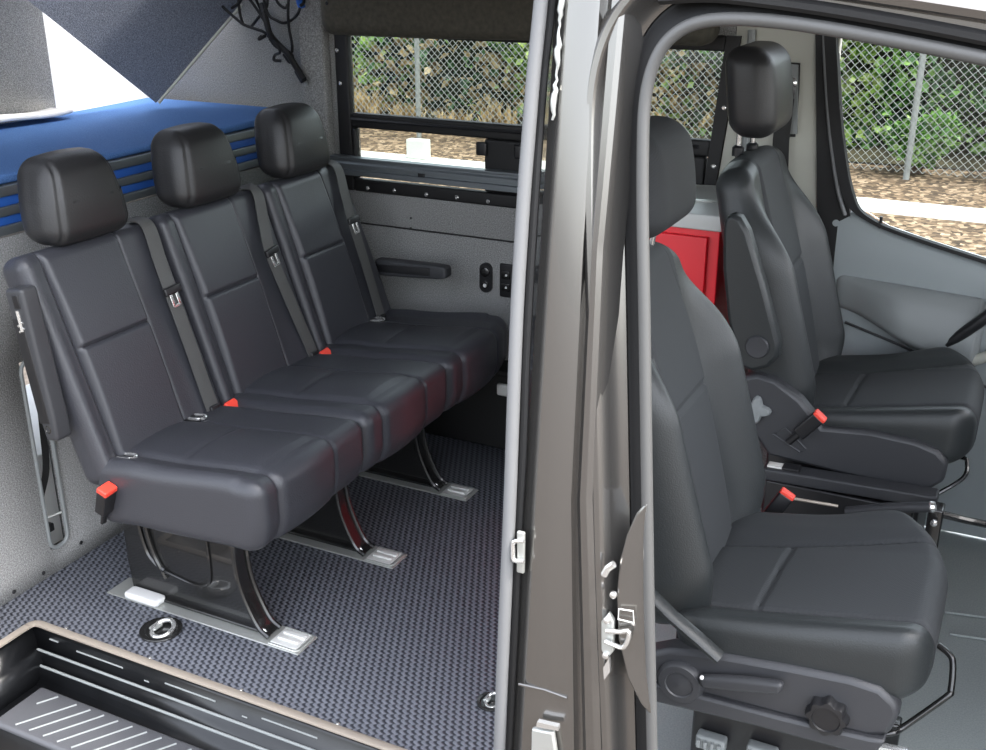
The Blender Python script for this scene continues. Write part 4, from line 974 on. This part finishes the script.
def leaf(mb, p, size, rnd):
    d = Vector((rnd.uniform(-1, 1), rnd.uniform(-1, 1), rnd.uniform(-.7, .8))).normalized(); s = d.cross(Vector((rnd.uniform(-1, 1), rnd.uniform(-1, 1), rnd.uniform(-1, 1)))).normalized(); n = d.cross(s)
    L = size*rnd.uniform(.6, 1.3); w = L*.36
    mb.add([p, p+d*L*.5+s*w+n*L*.08, p+d*L, p+d*L*.5-s*w+n*L*.08], [(0, 1, 2), (0, 2, 3)])
def shrub(x, y, w, dpt, h, n, mat, label, seed, z=GZ+.08, size=.13, name='shrub', cat='shrub', grp='shrubs behind the fence'):
    rnd = random.Random(seed); t = thing(name, label, cat, (x, y, z), grp)
    mb = MB()
    for k in range(7):
        a = rnd.uniform(0, 2*PI); top = Vector((x+math.cos(a)*w*.35, y+math.sin(a)*dpt*.3, z+h*rnd.uniform(.5, .85)))
        tube(mb, smooth_path([(x+rnd.uniform(-.1, .1), y, z-.05), (lerp(x, top.x, .4), lerp(y, top.y, .5), z+h*.3), top], 3), [.03]*4+[.02, .015, .01], 5)
    obj('stems', mb, 'bark', t)
    mb = MB(); blobs = [(rnd.uniform(-.36, .36)*w, rnd.uniform(-.3, .3)*dpt, rnd.uniform(.12, .85)*h, rnd.uniform(.22, .40)) for _ in range(11)]
    for _ in range(n):
        bx, by, bz, br = rnd.choice(blobs)
        d = Vector((rnd.gauss(0, 1), rnd.gauss(0, 1), rnd.gauss(0, 1))).normalized()*rnd.uniform(.55, 1.0)
        leaf(mb, Vector((x+bx+d.x*br*w, y+by+d.y*br*dpt, max(z+.03, z+bz+d.z*br*h*.5))), size, rnd)
    obj('leaves', mb, mat, t); return t
def tuft(x, y, h, w, n, label, seed, z=GZ+.10):
    rnd = random.Random(seed); mb = MB()
    for _ in range(n):
        a = Vector((x+max(-w, min(w, rnd.gauss(0, w))), y+rnd.uniform(-w, w)*.6, z)); hh = h*rnd.uniform(.4, 1); d = Vector((rnd.uniform(-.3, .3), rnd.uniform(-.3, .3), 1)).normalized(); s = Vector((rnd.uniform(-1, 1), rnd.uniform(-1, 1), 0)).normalized()*.012
        b = a+d*hh*.6; c_ = a+d*hh+Vector((rnd.uniform(-.08, .08), rnd.uniform(-.08, .08), -.04))
        mb.add([a-s, a+s, b+s*.8, b-s*.8, c_], [(0, 1, 2, 3), (3, 2, 4)])
    return tag(obj('dry_grass_clump', mb, 'dry'), label, 'grass clump', 'dry grass clumps along the fence')
# one dense overgrown hedge along the back of the fence
hg = thing('hedge', 'dense overgrown mixed green hedge running along behind the chain-link fence', 'hedge', (-1.5, 11.6, GZ))
def hedge_y(x, z): return 11.45 + .16*math.sin(1.9*x+.7)*math.sin(1.3*z+x*.4) + .10*math.sin(4.3*x+2*z) + .06*math.sin(7.7*x-3.1*z) + .05*(z-GZ)
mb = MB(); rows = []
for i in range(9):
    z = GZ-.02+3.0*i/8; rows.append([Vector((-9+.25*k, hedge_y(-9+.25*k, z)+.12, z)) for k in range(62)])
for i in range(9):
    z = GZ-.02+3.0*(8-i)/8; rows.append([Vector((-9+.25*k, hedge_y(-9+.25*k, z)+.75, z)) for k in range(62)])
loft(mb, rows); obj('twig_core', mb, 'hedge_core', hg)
rnd = random.Random(77); parts = {'leaf_a': MB(), 'leaf_b': MB(), 'leaf_c': MB(), 'dry': MB()}
for _ in range(15000):
    x = rnd.uniform(-8.6, 6.0); z = GZ+.05+3.0*rnd.random()**1.05; h_ = (z-GZ)/3
    n1 = math.sin(1.7*x+2.1*z)+math.sin(3.1*x-1.7*z+1)+rnd.gauss(0, .7)
    if n1 < -1.15 and rnd.random() < .75: continue                # gaps
    if x < -1.2 and h_ < .34+.10*math.sin(2.2*x) and rnd.random() < .62: key = 'dry'
    elif n1 > (.35 if x < .6 else .9): key = 'leaf_b' if x < .6 else 'leaf_a'
    elif n1 < -.2: key = 'leaf_c'
    else: key = 'leaf_a' if (x < 1.6 or rnd.random() < .45) else 'leaf_c'
    leaf(parts[key], Vector((x, hedge_y(x, z)-.10+rnd.gauss(0, .09), z)), .155, rnd)
for key, nm in (('leaf_a', 'leaves'), ('leaf_b', 'young_leaves'), ('leaf_c', 'dark_leaves'), ('dry', 'dry_leaves')):
    o = obj(nm, parts[key], key, hg)
IV = [(1.20, 10.52, .62, .5, .6, 'leaf_a', 'low green ivy at the foot of the fence left of the driver window post'), (2.40, 10.52, .70, .4, .85, 'leaf_c', 'low dark ivy at the fence foot just right of the driver window post'), (3.65, 10.52, .70, .4, .85, 'leaf_c', 'low dark ivy at the fence foot, right end of the driver window')]
for i, (x, y, w, d, h, m, l) in enumerate(IV): shrub(x, y, w, .36, h, 1400, m, l, 200+i, size=.09, name='ivy_clump', cat='ivy', grp=None)
for i in range(7):
    x = -6.3+.66*i
    tuft(x, 10.62, .42+.12*math.sin(i*1.7), .17, 170, 'dry tan grass clump behind the fence, seen low in the rear window', 300+i)
# ================================================================== LIGHT
w = bpy.data.worlds.new('sky'); S.world = w; w.use_nodes = True; nt = w.node_tree
bg = nt.nodes['Background']; sk = nt.nodes.new('ShaderNodeTexSky'); sk.sky_type = 'NISHITA'; sk.sun_disc = False
sk.sun_elevation = math.radians(62); sk.sun_rotation = math.radians(90); sk.air_density = 1.0; sk.dust_density = 3.0; sk.ozone_density = 1.0
hs = nt.nodes.new('ShaderNodeHueSaturation'); hs.inputs['Saturation'].default_value = .35
nt.links.new(sk.outputs[0], hs.inputs['Color']); nt.links.new(hs.outputs[0], bg.inputs['Color']); bg.inputs['Strength'].default_value = .42
sl = bpy.data.lights.new('sun', 'SUN'); sl.energy = 1.7; sl.angle = math.radians(3); sl.color = (1, .95, .87)
so = bpy.data.objects.new('sun', sl); COL.objects.link(so)
sdir = Vector((.62, 0, .93)).normalized(); so.rotation_euler = sdir.to_track_quat('Z', 'Y').to_euler(); so.location = (2, 3, 12)
S.view_settings.view_transform = 'Standard'; S.view_settings.look = 'None'; S.view_settings.gamma = 1; S.view_settings.use_curve_mapping = False
S.view_settings.exposure = 1.28
S.cycles.max_bounces = 12; S.cycles.diffuse_bounces = 6; S.cycles.glossy_bounces = 4; S.cycles.transparent_max_bounces = 12
